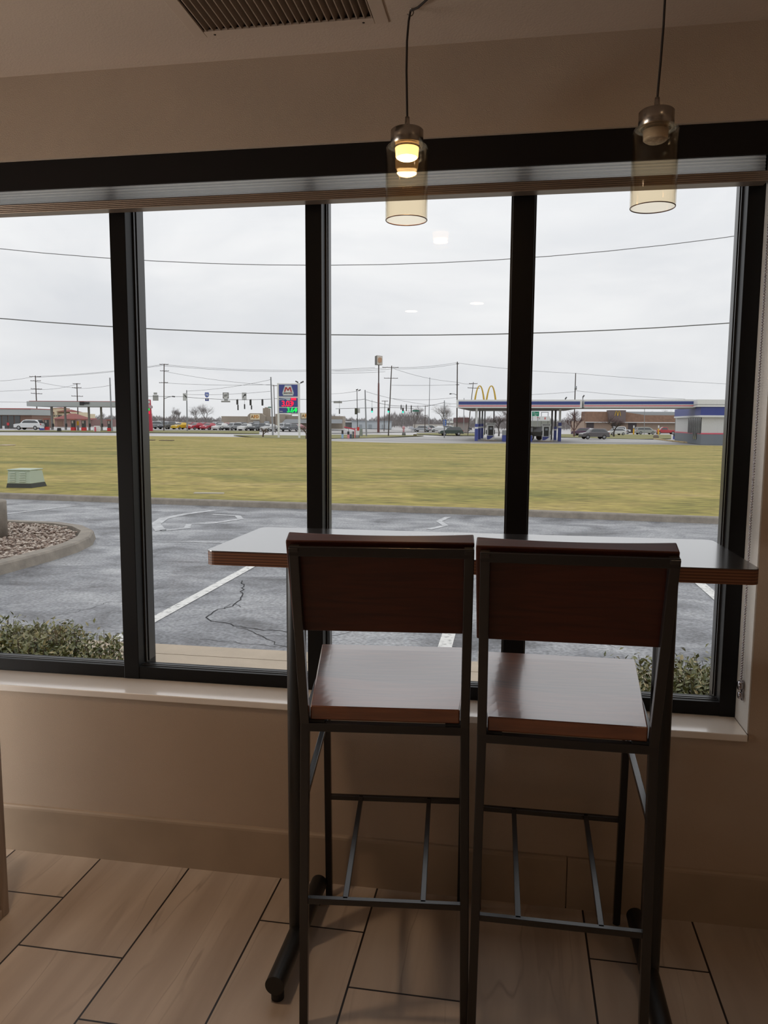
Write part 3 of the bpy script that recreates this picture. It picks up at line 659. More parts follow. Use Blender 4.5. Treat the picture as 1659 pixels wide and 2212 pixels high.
# hedges under the window
lfm = bpy.data.materials.new('hedge_leaf'); lfm.use_nodes = True; _t = lfm.node_tree; _b = _t.nodes['Principled BSDF']
_a = _t.nodes.new('ShaderNodeAttribute'); _a.attribute_name = 'shade'; _r = _t.nodes.new('ShaderNodeValToRGB'); _e = _r.color_ramp.elements
_e[0].color = (.045, .06, .02, 1); _e[1].color = (.50, .42, .22, 1); _x = _e.new(.45); _x.color = (.11, .13, .045, 1); _x = _e.new(.8); _x.color = (.26, .26, .10, 1)
_t.links.new(_a.outputs['Fac'], _r.inputs[0]); _t.links.new(_r.outputs[0], _b.inputs['Base Color']); _b.inputs['Roughness'].default_value = .32
def hedge(label, x0, x1, y0, y1, zt, n, seed):
    rnd = random.Random(seed)
    t = thing('hedge', label, 'hedge', ((x0+x1)/2, (y0+y1)/2, GZ+.03), 'clipped hedges below the window')
    st = MB(); lf = MB(); sh = []
    for i in range(int(n/34)):
        x = rnd.uniform(x0+.03, x1-.03); y = rnd.uniform(y0+.03, y1-.03)
        edge = min(x-x0, x1-x, y-y0, y1-y); top = GZ+.03+(zt-GZ-.03)*(.80+.20*min(edge/.22, 1))+rnd.gauss(0, .032)
        b = Vector((x*.7+.3*(x0+x1)/2 if x1-x0 < 1.5 else x, y*.8+.2*(y0+y1)/2, GZ+.02)); tp = Vector((x, y, top)); st.tube([b, (b+tp)/2+Vector((rnd.gauss(0, .02), rnd.gauss(0, .02), 0)), tp], .0035, 4, False, .0012)
        for k in range(34):
            f = 1-rnd.random()**1.6*.8; p = b.lerp(tp, f)+Vector((rnd.gauss(0, .035), rnd.gauss(0, .035), rnd.gauss(0, .012)))
            a = rnd.uniform(0, 6.283); el = rnd.uniform(-.1, 1.15); d = Vector((math.cos(a)*math.cos(el), math.sin(a)*math.cos(el), math.sin(el)))
            s_ = d.cross(Vector((0, 0, 1))).normalized(); s_ = (s_*math.cos(rnd.uniform(-.6, .6))+d.cross(s_)*math.sin(rnd.uniform(-.8, .8))).normalized(); l = rnd.uniform(.020, .034); wd = l*.27; nn = s_.cross(d)*wd*.3
            lf.add([p, p+d*l*.45+s_*wd+nn, p+d*l, p+d*l*.45-s_*wd+nn], [(0, 1, 2), (0, 2, 3)]); s = min(max(rnd.gauss(.42, .2)+.25*(f > .9), 0), 1); sh += [s, s]
    st.build('stems', mat('hedge_stem', (.12, .08, .05), .8), t)
    lo = lf.build('foliage', lfm, t); q = lo.data.attributes.new('shade', 'FLOAT', 'FACE'); q.data.foreach_set('value', sh)
hedge('low green hedge with cream tips outside the left window pane', -3.5, -1.66, .62, 1.34, .42, 34000, 3)
hedge('low green hedge with cream tips outside, beside the right jamb', .60, 1.95, .60, 1.30, .42, 24000, 5)

# green transformer cabinet, slab covers and a pale rod on the lawn
def local(name, label, cat, u, D=None, v=None, group=None):
    """a thing standing on the ground at bearing u (at distance D, or where the photo shows its foot at v), its own x axis along the view's right"""
    p = G(u, v) if v is not None else gd(u, D); D = dist(p)
    t = thing(name, label, cat, (p.x, p.y, hz(p.x, p.y)), group, YAW); s = D/F
    X = lambda q: (q-u)*s
    Z = lambda q, uu=u: CZ+ray(uu, q).z*D-t.location.z
    return t, X, Z, s
O = (0, 0, 0)
def lb(t, name, mt, *boxes, bevel=0, parent=None):
    m_ = MB()
    for b in boxes: m_.box(*b)
    return m_.build(name, mt, parent or t, origin=O, bevel=bevel)
def ltext(t, name, s, size, mt, loc, sx=1, bold=0, parent=None, depth=.01, space=1):
    me = text_mesh(s, size, depth, bold=bold, space=space); me.materials.clear(); me.materials.append(mt); me.name = name
    o = bpy.data.objects.new(name, me); COL.objects.link(o); o.parent = parent or t; o.location = loc; o.rotation_euler = (math.pi/2, 0, 0); o.scale = (sx, 1, 1); return o
tgm = mat('utility_green', (.43, .50, .40), .5); dkb = mat('dark_plinth', (.05, .055, .05), .8); lvm = mat('louvre_light', (.60, .66, .56), .5)
t, X, Z, s = local('transformer_cabinet', 'pale green louvred utility cabinet on dark plinth on the lawn', 'utility box', 40, v=1054)
hgt = Z(1014); z1 = Z(1045)
t.rotation_euler.z = YAW-.12
w2 = 28.5*s
MB().hexa([(-w2, 0, 0), (w2*1.06, 0, 0), (w2*1.06, .62, 0), (-w2, .62, 0)], [(-w2*.97, .02, z1), (w2*.98, .02, z1), (w2*.98, .6, z1), (-w2*.97, .6, z1)]).build('plinth', dkb, t, origin=O, bevel=.004)
MB().hexa([(-w2*.96, .02, z1), (w2*.97, .02, z1), (w2*.97, .6, z1), (-w2*.96, .6, z1)], [(-w2*.93, .06, hgt*.96), (w2*.86, .06, hgt*.96), (w2*.86, .56, hgt*.9), (-w2*.93, .56, hgt*.9)]).build('cabinet', tgm, t, origin=O, bevel=.015)
lb(t, 'lid', tgm, ((-w2*.97, .03, hgt*.94), (w2*.90, .58, hgt)), bevel=.012)
for sx_ in (-.52, .30):
    lo = MB()
    for k in range(6):
        z = z1+(hgt-z1)*(.14+.12*k); lo.box((w2*(sx_-.25), -.004+.04*(z-z1)/(hgt-z1), z), (w2*(sx_+.25), .05, z+.016))
    lo.build('louvre', lvm, t, origin=O, bevel=.003)
t, X, Z, s = local('ground_rod', 'pale thin plank lying in the grass near the far curb', 'plank', 451, v=1066.5)
t.rotation_euler.z = YAW-.06
lb(t, 'plank', mat('pale_wood', (.50, .46, .38), .7), ((X(419), -.05, -.01), (X(484), .05, .025)), bevel=.006)
for u, v, w_, lbl in ((325, 951.5, 16, 'dark flat slab lying in the grass beside the thick left mullion'), (360, 952, 28, 'dark flat slab lying in the far grass, the wider of two'), (14, 962.5, 26, 'pale flat utility cover set in the grass at far left')):
    t, X, Z, s = local('ground_cover', lbl, 'cover', u, v=v)
    lb(t, 'slab', mat('slab_dark', (.13, .10, .075), .9) if u > 100 else walkm, ((X(u-w_/2), -.5, 0), (X(u+w_/2), .5, .07)), bevel=.02)

# ================================================================= OUTSIDE: FAR THINGS
white = mat('white_metal', (.72, .73, .73), .45, var=.04); blue = mat('canopy_blue', (.035, .06, .24), .45); red = mat('stripe_red', (.62, .10, .15), .5)
soff = mat('canopy_soffit', (.22, .215, .19), .7); grey = mat('galvanised', (.27, .28, .29), .5, .3); dkgrey = mat('dark_steel', (.05, .05, .052), .5); pole_w = mat('pole_wood', (.075, .062, .055), .9, var=.3, vscale=3)
dk = mat('dark_plastic', (.02, .022, .024), .5); glz = mat('dark_glazing', (.05, .055, .06), .12, 0, .8); rbrick = mat('brown_roofing', (.20, .115, .075), .8, var=.15, vscale=1.5)
brick = mat('tan_brick', (.36, .27, .21), .85, var=.12, vscale=4); conc2 = mat('pale_block', (.60, .60, .59), .85, bump=.6, bscale=3, var=.05); greyb = mat('grey_block', (.19, .21, .235), .85, bump=.5, bscale=3)
bluel = mat('sign_blue', (.045, .065, .27), .45); stucco = mat('tan_stucco', (.35, .30, .245), .9, var=.06, vscale=.6); gold = mat('arch_gold', (.62, .40, .03), .45)

# --- filling station canopy, right
def quadbox(p4, z0, z1, name, mt, t):
    return MB().hexa([(p.x, p.y, z0) for p in p4], [(p.x, p.y, z1) for p in p4]).build(name, mt, t)
zb_ = CZ+ray(986, 881).z*105; zt_ = CZ+ray(986, 863.5).z*105
A = pz(986, 881, zb_); B = pD(1257, 880.5, 101.4); B.z = zb_; Cc = pz(1222, 887.4, zb_+0.0); Dd = pz(1017, 888, zb_)
cn = thing('station_canopy', 'wide white filling station canopy with blue and red stripes over the pumps', 'canopy', (A.x, A.y, hz(A.x, A.y)))
quadbox([A, B, Cc, Dd], zb_, zt_, 'roof', white, cn)
def inset(a, b, f0, f1, off): 
    d = (b-a); n = Vector((d.y, -d.x, 0)).normalized()*off; return a+d*f0+n, a+d*f1+n, n
ht = zt_-zb_
def stripe(a, b, f0, f1, z0, z1, name, mt, t):
    p, q, n = inset(a, b, f0, f1, .04); return MB().hexa([(p.x, p.y, z0), (q.x, q.y, z0), (q.x-n.x, q.y-n.y, z0), (p.x-n.x, p.y-n.y, z0)], [(p.x, p.y, z1), (q.x, q.y, z1), (q.x-n.x, q.y-n.y, z1), (p.x-n.x, p.y-n.y, z1)]).build(name, mt, t)
stripe(A, B, .018, .985, zb_+ht*.40, zb_+ht*.78, 'blue_stripe', blue, cn)
stripe(A, B, .018, .985, zb_+ht*.19, zb_+ht*.29, 'red_stripe', red, cn)
stripe(Dd, A, .0, .98, zb_+ht*.40, zb_+ht*.78, 'blue_stripe', blue, cn)
stripe(Dd, A, .0, .98, zb_+ht*.19, zb_+ht*.29, 'red_stripe', red, cn)
ins = [A.lerp(Cc, .02), B.lerp(Dd, .02), Cc.lerp(A, .02), Dd.lerp(B, .02)]
quadbox(ins, zb_-.03, zb_-.005, 'soffit', soff, cn)
def column(u, v, lower, label, canopy_z, wpx=4, wrap=True, mt=white, group='columns under the striped canopy', cat='column'):
    t, X, Z, s = local('canopy_column', label, cat, u, v=v, group=group)
    hh = wpx*s/2; top = canopy_z-t.location.z-.03
    lb(t, 'shaft', mt, ((-hh, -hh, 0), (hh, hh, top)))
    if wrap: lb(t, 'blue_wrap', bluel, ((-hh-.07, -hh-.07, 0), (hh+.07, hh+.07, lower))); lb(t, 'white_band', white, ((-hh-.09, -hh-.09, lower*.72), (hh+.09, hh+.09, lower*.82)))
    return t
column(1028.5, 952.5, 2.3, 'leftmost and nearest canopy column with blue wrapped foot', zb_)
column(1035, 949, 2.3, 'canopy column with blue foot, second from the left canopy end', zb_, 3.4, mt=grey)
column(1041, 947, 2.3, 'canopy column with blue foot, third from the left canopy end', zb_, 3, mt=grey)
column(1191, 949.5, 2.0, 'dark canopy column just right of the right-hand pump', zb_, 3, mt=dkgrey, wrap=False)
column(1198.5, 950.5, 2.0, 'dark canopy column between two others near the right-hand pump', zb_, 3.4, mt=dkgrey)
column(1208, 953.5, 2.6, 'white canopy column with tall blue foot, right of the pumps', zb_, 4)
# connector canopy towards the shop
A2 = pD(1262, 880.5, 101.3); B2 = pD(1505, 880, 97.5); z0c = (A2.z+B2.z)/2; z1c = CZ+ray(1400, 863).z*99.2; A2.z = B2.z = z0c
bk_ = Vector((-math.sin(YAW), math.cos(YAW), 0))*4.5
cn2 = thing('link_canopy', 'narrow striped canopy joining the pump canopy to the white shop', 'canopy', (B2.x, B2.y, hz(B2.x, B2.y)))
quadbox([A2, B2, B2+bk_, A2+bk_], z0c, z1c, 'roof', white, cn2); ht = z1c-z0c
stripe(A2, B2, .0, .999, z0c+ht*.40, z0c+ht*.76, 'blue_stripe', blue, cn2); stripe(A2, B2, .0, .999, z0c+ht*.17, z0c+ht*.27, 'red_stripe', red, cn2)
quadbox([A2, B2, B2+bk_, A2+bk_], z0c-.12, z0c-.002, 'lower_edge', soff, cn2)
column(1460, 944, 1.2, 'grey post of the link canopy, left of the broad white one', z0c, 4.6, mt=grey, wrap=False, group='posts of the link canopy')
column(1479, 951.5, 1.2, 'broad white post of the link canopy by the shop window', z0c, 5.6, wrap=False, group='posts of the link canopy')
# roof lamps on the canopies
for u, vt_, lbx in ((1224, 858, 'small lamp tilted on the pump canopy roof, left of the utility pole'), (1262, 854, 'larger lamp tilted on the canopy roof at the canopy joint')):
    p = pD(u-3, 864, 103); t = thing('roof_lamp', lbx, 'lamp', tuple(p), 'lamps on the canopy roof'); q = pD(u, vt_, 103); r_ = pD(u-3, vt_+4, 103)
    MB().tube([p-Vector((0, 0, .1)), r_], .05, 6).build('stalk', dkgrey, t); MB().bar(r_, q, .16, .16).build('head', dkgrey, t)

# shop
D0 = 95.0
t, X, Z, s = local('station_shop', 'white brick filling station shop with blue band and grey base', 'building', 1516, D=D0)
x1 = X(1640); yd = 18
zr0, zr1, zbb, zb1, zw = Z(879), Z(863.5), Z(899), Z(938), Z(936.5)
def trap(x0, x1, yd, z0, z1, sk):       # front wall flush, left side wall running back and to the left
    return MB().hexa([(x0, 0, z0), (x1, 0, z0), (x1, yd, z0), (x0-sk, yd, z0)], [(x0, 0, z1), (x1, 0, z1), (x1, yd, z1), (x0-sk, yd, z1)])
sk = -3.5
trap(0, x1, yd, 0, zbb, sk-.0).build('white_wall', conc2, t, origin=O)
trap(-.05, x1, yd+.1, 0, zb1, sk).build('grey_base', greyb, t, origin=O).location.y = -.08
trap(-.06, x1, yd+.1, zb1, zb1+.16, sk).build('red_line', red, t, origin=O).location.y = -.10
trap(-.35, x1, yd, zbb, zr0, sk).build('blue_band', bluel, t, origin=O).location.y = -.35
trap(-.45, x1, yd, zbb-.12, zbb+.10, sk).build('white_trim', white, t, origin=O).location.y = -.45
trap(-.85, x1, yd, zr0, zr1, sk-1).build('parapet', white, t, origin=O).location.y = -.5
trap(-.90, x1, yd, zr0+(zr1-zr0)*.28, zr0+(zr1-zr0)*.34, sk-1).build('parapet_groove', grey, t, origin=O).location.y = -.53
for k in range(7):
    f0, f1 = .012+k*.062, .012+(k+1)*.062-.008
    a = Vector((-sk*f0-.10, yd*f0, 0)); b = Vector((-sk*f1-.10, yd*f1, 0)); zz0 = Z(950) if k in (2, 3) else zw; o_ = Vector((-.12, -.05, 0))
    MB().hexa([(a.x, a.y, zz0), (b.x, b.y, zz0), (b.x+.2, b.y, zz0), (a.x+.2, a.y, zz0)], [(a.x, a.y, zbb-.2), (b.x, b.y, zbb-.2), (b.x+.2, b.y, zbb-.2), (a.x+.2, a.y, zbb-.2)]).build('shop_window', glz, t, origin=O)
    c = Vector((-sk*(f1+.004)-.13, yd*(f1+.004), 0)); MB().box((c.x, c.y-.05, zz0), (c.x+.12, c.y+.05, zbb-.2)).build('window_bar', grey, t, origin=O)

def bld_sign(): pass
# --- pumps
def pump(u, v, label, sc=1.0, scheme='blue', group='pumps under the striped canopy', wpx=20):
    t, X, Z, s = local('fuel_pump', label, 'fuel pump', u, v=v, group=group)
    w_ = wpx*s/2; h = 38*s*sc; dpt = .55
    lb(t, 'island', walkm, ((-w_*1.35, -.75, 0), (w_*1.35, .75, h*.04)))
    lb(t, 'cabinet', white if scheme == 'blue' else dkgrey, ((-w_*.78, -dpt/2, h*.04), (w_*.78, dpt/2, h*.86)), bevel=.03)
    lb(t, 'head', white if scheme == 'blue' else mat('red_pump', (.60, .035, .04), .5), ((-w_, -dpt/2-.1, h*.86), (w_, dpt/2+.1, h)), bevel=.03)
    lb(t, 'screen_panel', dk, ((-w_*.52, -dpt/2-.05, h*.30), (w_*.52, -dpt/2+.02, h*.82)), bevel=.01)
    lb(t, 'display', mat('display_grey', (.28, .31, .34), .3), ((-w_*.26, -dpt/2-.08, h*.62), (w_*.30, -dpt/2-.04, h*.74)))
    low = MB().prism([(-w_*.78, -dpt/2-.04, h*.05), (w_*.78, -dpt/2-.04, h*.05), (w_*.78, -dpt/2-.04, h*(.24 if scheme == 'blue' else .3)), (0, -dpt/2-.04, h*(.13 if scheme == 'blue' else .3)), (-w_*.78, -dpt/2-.04, h*(.20 if scheme == 'blue' else .3))], (0, .05, 0))
    if scheme == 'blue':
        lb(t, 'blue_lower', bluel, ((-w_*.78, -dpt/2-.03, h*.07), (w_*.6, -dpt/2, h*.27)))
        low = MB(); n = 10; pts = [(w_*.80, -dpt/2-.05, h*.04), (w_*.80, -dpt/2-.05, h*.26)]+[(w_*(.80-1.58*k/n), -dpt/2-.05, h*(.24*(1-k/n)**2+.055)) for k in range(n+1)]
        low.prism(pts, (0, .03, 0)); low.build('swoosh', white, t, origin=O); ltext(t, 'head_lettering', 'MARATHON', h*.075, dk, (0, -dpt/2-.11, h*.93), 1.0, .004)
    else: lb(t, 'red_lower', mat('red_pump', (.60, .035, .04), .5), ((-w_*.8, -dpt/2-.05, h*.05), (w_*.8, dpt/2+.05, h*.32)))
    lb(t, 'nozzle', dk, ((-w_*.95, -.1, h*.35), (-w_*.78, .1, h*.6))); lb(t, 'nozzle', dk, ((w_*.78, -.1, h*.35), (w_*.95, .1, h*.6)))
    return t
pump(1059, 951.5, 'white and blue fuel pump left of the thin dark mullion')
pump(1178.5, 953.5, 'white and blue fuel pump right of the thin dark mullion')
def bin_(u, v, wpx, hpx, label, top=dk, low=bluel, name='waste_bin', cat='bin', group=None):
    t, X, Z, s = local(name, label, cat, u, v=v, group=group); w_ = wpx*s/2; h = hpx*s
    lb(t, 'body', low, ((-w_, -w_, 0), (w_, w_, h*.55)), bevel=.02); lb(t, 'top', top, ((-w_*.9, -w_*.9, h*.55), (w_*.9, w_*.9, h)), bevel=.02); return t
bin_(1089.5, 953.5, 10, 24, 'blue bin with dark upper half, just left of the thin mullion', grey)
bin_(1145.5, 954, 7, 13, 'low blue bin just right of the thin mullion', bluel)
bin_(1458.5, 949, 8, 12, 'dark blue bin at the foot of the grey link post')
bin_(1497, 951, 4, 11, 'small black bin in front of the shop window')
t, X, Z, s = local('ice_chest', 'white ice cabinet outside the shop between the link posts', 'ice box', 1469, v=946)
lb(t, 'body', white, ((X(1462), -.4, 0), (X(1476), .6, Z(922)))); lb(t, 'door', mat('ice_door', (.35, .36, .38), .4), ((X(1469), -.45, .2), (X(1475), -.4, Z(925))))
t, X, Z, s = local('kerb', 'yellow-tan kerb blocks curving before the shop', 'kerb', 1450, v=950.5)
kb = [(1411, 948.5), (1421, 949.8), (1431, 951), (1441, 952.3), (1453, 953.8), (1466, 955.2), (1478, 956.3), (1487, 957)]
ky = mat('kerb_yellow', (.50, .38, .20), .8)
for i in range(len(kb)-1):
    a = G(*kb[i]); b = G(*kb[i+1]); a2 = a.lerp(b, .04); b2 = a.lerp(b, .96); d = (b2-a2).normalized(); n = Vector((-d.y, d.x, 0))*.3
    m_ = MB().hexa([a2, b2, b2+n, a2+n], [p+Vector((0, 0, .16)) for p in (a2, b2, b2+n, a2+n)]); R_ = (Matrix.Translation(t.location) @ Matrix.Rotation(YAW, 4, 'Z')).inverted(); m_.v = [R_ @ v for v in m_.v]; m_.build('kerb_block', ky, t, origin=O)
t, X, Z, s = local('boulder', 'small brown rock at the end of the yellow kerb', 'rock', 1417, v=946)
MB().sphere((0, 0, .25), .55, 7, 5).build('rock', mat('rock', (.2, .16, .13), .9), t, origin=O).scale = (1, .8, .8)

# --- cars
tyre = mat('tyre', (.015, .015, .016), .8); hub = mat('wheel_hub', (.35, .36, .37), .35, .6); tailm = mat('tail_lamp', (.45, .02, .03), .3); headm = mat('head_lamp', (.75, .76, .78), .2)
PROF = {
 'suv': ([(0, .22), (-.0, .48), (.03, .56), (.24, .62), (.97, .63), (1, .48), (1, .22)], [(.23, .60), (.345, .93), (.44, 1), (.86, .985), (.965, .62)], [(.30, .66), (.375, .90), (.56, .92), (.85, .90), (.91, .66)]),
 'sedan': ([(0, .22), (0, .50), (.04, .58), (.28, .68), (.84, .70), (.99, .62), (1, .25)], [(.27, .66), (.42, .96), (.50, 1), (.66, .98), (.86, .68)], [(.33, .71), (.44, .92), (.65, .92), (.78, .71)]),
 'pickup': ([(0, .22), (0, .50), (.03, .58), (.22, .62), (.98, .60), (1, .5), (1, .25)], [(.22, .60), (.32, .95), (.38, 1), (.56, .98), (.60, .60)], [(.27, .65), (.34, .90), (.54, .90), (.565, .65)]),
 'van': ([(0, .20), (0, .42), (.06, .52), (.20, .60), (.99, .62), (1, .45), (1, .2)], [(.10, .54), (.30, .93), (.42, 1), (.93, .98), (.99, .60)], [(.24, .64), (.34, .88), (.60, .90), (.92, .88), (.96, .64)]),
 'jeep': ([(0, .30), (0, .56), (.02, .60), (.26, .62), (1, .62), (1, .30)], [(.27, .60), (.31, .96), (.36, 1), (.97, 1), (.99, .60)], [(.34, .66), (.36, .92), (.60, .92), (.92, .92), (.93, .66)])}
def make_car(kind, col, L_, H_, Wd=1.85, name='parked_car'):
    t = bpy.data.objects.new(name, None); COL.objects.link(t)
    body, cab, win_ = PROF[kind]; pm = mat('paint_%d_%d_%d' % tuple(int(c*99) for c in col), col, .25, .2, .5, coat=.6)
    X = lambda q: (q-.5)*L_
    m_ = MB().prism([(X(x), -Wd/2, z*H_) for x, z in body], (0, Wd, 0))
    cb = [(X(x), z*H_) for x, z in cab]; n = len(cb); k = .11*Wd
    lo_ = [(x, -Wd/2+.03+(k if i not in (0, n-1) else 0), z) for i, (x, z) in enumerate(cb)]; hi_ = [(x, -y, z) for x, y, z in lo_]
    m_.add(lo_+hi_, [tuple(reversed(range(n))), tuple(range(n, 2*n))]+[(i, (i+1) % n, (i+1) % n+n, i+n) for i in range(n)])
    m_.build('body', pm, t, origin=O, bevel=.04)
    g_ = MB(); wn = [(X(x), z*H_) for x, z in win_]; nn = len(wn)
    for sg in (-1, 1):
        pts = []
        for x, z in wn:
            f = (z/H_-.6)/.36; pts.append((x, sg*(Wd/2-.03-k*min(max(f, 0), 1)+.012), z))
        ctr = [sum(p[i] for p in pts)/nn for i in range(3)]
        mid = len(pts)//2
        g_.prism(pts, (0, -sg*.05, 0))
    # windscreen and rear glass
    for (a, b), e_ in (((cb[0], cb[1]), -1), ((cb[-1], cb[-2]), 1)):
        ax, az = a; bx, bz = b; p0 = (ax+(bx-ax)*.12, az+(bz-az)*.12); p1 = (ax+(bx-ax)*.9, az+(bz-az)*.9)
        y0, y1 = Wd/2-.14-k*.1, Wd/2-.14-k*.9; o_ = e_*.02
        g_.hexa([(p0[0]+o_, -y0, p0[1]), (p0[0]+o_, y0, p0[1]), (p0[0]-o_*2, y0, p0[1]), (p0[0]-o_*2, -y0, p0[1])], [(p1[0]+o_, -y1, p1[1]+.01), (p1[0]+o_, y1, p1[1]+.01), (p1[0]-o_*2, y1, p1[1]), (p1[0]-o_*2, -y1, p1[1])])
    g_.build('windows', glz, t, origin=O)
    R_ = .205*H_ if kind != 'jeep' else .25*H_
    for x in (.19, .80):
        for sg in (-1, 1):
            wh = MB().tube([(X(x), sg*(Wd/2-.20), R_), (X(x), sg*(Wd/2+.01), R_)], R_, 18).build('wheel', tyre, t, origin=O)
            MB().tube([(X(x), sg*(Wd/2-.05), R_), (X(x), sg*(Wd/2+.02), R_)], R_*.62, 14).build('hub', hub, wh, origin=O)
    zt2 = .50*H_
    for sg in (-1, 1):
        MB().box((X(0)-.02, sg*(Wd/2-.22)-.17, zt2-.08), (X(.02), sg*(Wd/2-.22)+.17, zt2+.05)).build('headlamp', headm, t, origin=O)
        MB().box((X(.975), sg*(Wd/2-.14)-.13, zt2-.02), (X(1)+.02, sg*(Wd/2-.14)+.13, zt2+.16)).build('tail_lamp', tailm, t, origin=O)
    bm_ = dk if kind in ('suv', 'jeep', 'pickup') else pm
    lb(t, 'bumper', bm_, ((X(0)-.06, -Wd/2+.05, .20*H_), (X(.04), Wd/2-.05, .32*H_))); lb(t, 'bumper', bm_, ((X(.96), -Wd/2+.05, .20*H_), (X(1)+.06, Wd/2-.05, .32*H_)))
    return t
def put_car(t, u, v=None, D=None, turn=0, label='', group=None):
    p = G(u, v) if v is not None else gd(u, D); t.location = (p.x, p.y, hz(p.x, p.y)); t.rotation_euler = (0, 0, YAW+turn); tag(t, label, 'car', group); return t
put_car(make_car('suv', (.70, .71, .72), 4.75, 1.72), 65, v=928.5, turn=-.10, label='white SUV in front of the left filling station shop')
put_car(make_car('suv', (.16, .15, .155), 4.5, 1.72), 1283, v=948.5, turn=.12, label='grey SUV driving behind the lawn, right of the pump canopy')
put_car(make_car('suv', (.10, .05, .10), 4.3, 1.6), 1258, v=941, turn=-.5, label='dark purple SUV half hidden behind the grey SUV')
put_car(make_car('jeep', (.70, .71, .72), 4.2, 1.8), 1341, v=937.5, turn=math.pi+.2, label='white boxy off-roader behind the bare trees')
put_car(make_car('suv', (.60, .61, .62), 4.3, 1.5), 1330, v=940, turn=.25, label='light compact SUV in front of the white off-roader')
put_car(make_car('van', (.33, .345, .32), 5.0, 1.75), 1393, v=938.5, turn=math.pi+.15, label='silver-green minivan by the brown-roofed restaurant')
put_car(make_car('pickup', (.42, .03, .04), 5.2, 1.75), 1437, v=938.3, turn=-.1, label='red pickup truck left of the shop')
put_car(make_car('jeep', (.085, .085, .075), 3.9, 2.0), 1156, v=951, turn=.35, label='dark olive off-roader standing at the pumps')
put_car(make_car('suv', (.05, .075, .065), 4.4, 1.6), 974, v=940.5, turn=.1, label='dark green SUV left of the pump canopy')
for u, v, k, c, tr, l in ((911, 932.6, 'suv', (.40, .42, .44), -.4, 'silver SUV in the far lot, leftmost of its group'), (933, 930.8, 'sedan', (.06, .065, .07), math.pi-.2, 'dark sedan in the far lot right of the silver SUV'),
                          (948, 932.9, 'sedan', (.72, .73, .73), .1, 'white sedan in the far lot left of the blue sign'), (964, 930.6, 'suv', (.62, .64, .67), -.2, 'pale SUV in the far lot under the blue sign'),
                          (1002, 931, 'sedan', (.10, .10, .12), .1, 'dark car in the far lot beneath the canopy end')):
    put_car(make_car(k, c, 4.4, 1.5), u, v=v, turn=tr, label=l, group='cars in the lot behind the crossing')
# the long row of parked cars before the tan building: one car of each look, copied along the row
rowcols = {'silver': (.38, .39, .40), 'white': (.72, .72, .70), 'yellow': (.72, .47, .03), 'maroon': (.22, .03, .045), 'red': (.45, .04, .06), 'black': (.03, .03, .035), 'grey': (.15, .16, .175), 'pink': (.45, .22, .24)}
proto = {}
row = [(330, 'silver', 0, 'leftmost in the row, beside the thick mullion'), (346, 'silver', 1, 'behind the tall wooden pole'), (362, 'grey', 0, 'just right of the tall wooden pole'), (377, 'white', 0, 'just left of the yellow car'), (391, 'yellow', 0, 'left of the grey signal pole'),
       (411, 'maroon', 1, 'right of the grey signal pole'), (425, 'red', 0, 'second right of the grey signal pole'), (439, 'maroon', 1, 'third right of the grey signal pole'), (452, 'red', 0, 'fourth right of the grey signal pole'), (467, 'silver', 1, 'just left of the tan building'),
       (478, 'white', 0, 'at the left corner of the tan building'), (491, 'red', 1, 'before the left end of the tan wall'), (505, 'silver', 0, 'before the blank tan wall'), (518, 'grey', 1, 'in the middle of the blank tan wall'), (532, 'white', 0, 'left of the dark pair near the awning'),
       (545, 'black', 1, 'under the lettered sign'), (557, 'grey', 0, 'below the first awning'), (570, 'white', 1, 'left of the bare shrub'), (583, 'white', 0, 'behind the bare shrub'), (612, 'silver', 1, 'between the price sign posts, on the left'), (626, 'grey', 0, 'between the price sign posts, in the middle'), (642, 'pink', 0, 'at the right price sign post')]
for i, (u, cn_, bk2, where) in enumerate(row):
    kd = 'suv' if cn_ in ('silver', 'grey', 'black') else 'sedan'; key = (cn_, kd)
    if key not in proto: c = proto[key] = make_car(kd, rowcols[cn_], 4.3, 1.62 if kd == 'suv' else 1.45)
    else: c = copy_tree(proto[key])
    put_car(c, u, D=182 if i % 2 else 164, turn=.95+.1*((i*7) % 3), label='%s car in the far parking row, %s' % (cn_, where), group='row of parked cars before the tan building')

# --- price sign
t, X, Z, s = local('price_sign', 'tall white-framed fuel price sign with blue panels and lit digits', 'sign', 624.5, v=945.5)
dp = .35
for a, b in ((600, 603.8), (644.5, 648.5)): lb(t, 'post', white, ((X(a), -.1, 0), (X(b), .25, Z(828.5))))
lb(t, 'cabinet', white, ((X(602), -.05, Z(893.5)), (X(646), dp, Z(829))))
top = lb(t, 'emblem_panel', bluel, ((X(603.4), -.10, Z(856.5)), (X(643.6), -.05, Z(831.5))))
mid_ = lb(t, 'price_panel', bluel, ((X(603.4), -.10, Z(879)), (X(643.6), -.05, Z(860))))
low_ = lb(t, 'price_panel', bluel, ((X(603.4), -.10, Z(892)), (X(643.6), -.05, Z(881))))
def hexpoly(cx, cz, hw, hh, y, k): return [(cx-hw*.95, y, cz-hh*k*.5), (cx-hw*.80, y, cz-hh), (cx+hw*.80, y, cz-hh), (cx+hw*.95, y, cz-hh*k*.5), (cx+hw*.52, y, cz+hh), (cx-hw*.52, y, cz+hh)]
cxp, czp = X(623.3), Z(844)
MB().prism(hexpoly(cxp, czp, 13.2*s, 11.2*s, -.135, 1), (0, .03, 0)).build('emblem_border', mat('emblem_grey', (.42, .50, .56), .5), top, origin=O)
eb = MB().prism(hexpoly(cxp, czp, 11.2*s, 9.4*s, -.165, 1), (0, .03, 0)).build('emblem', white, top, origin=O)
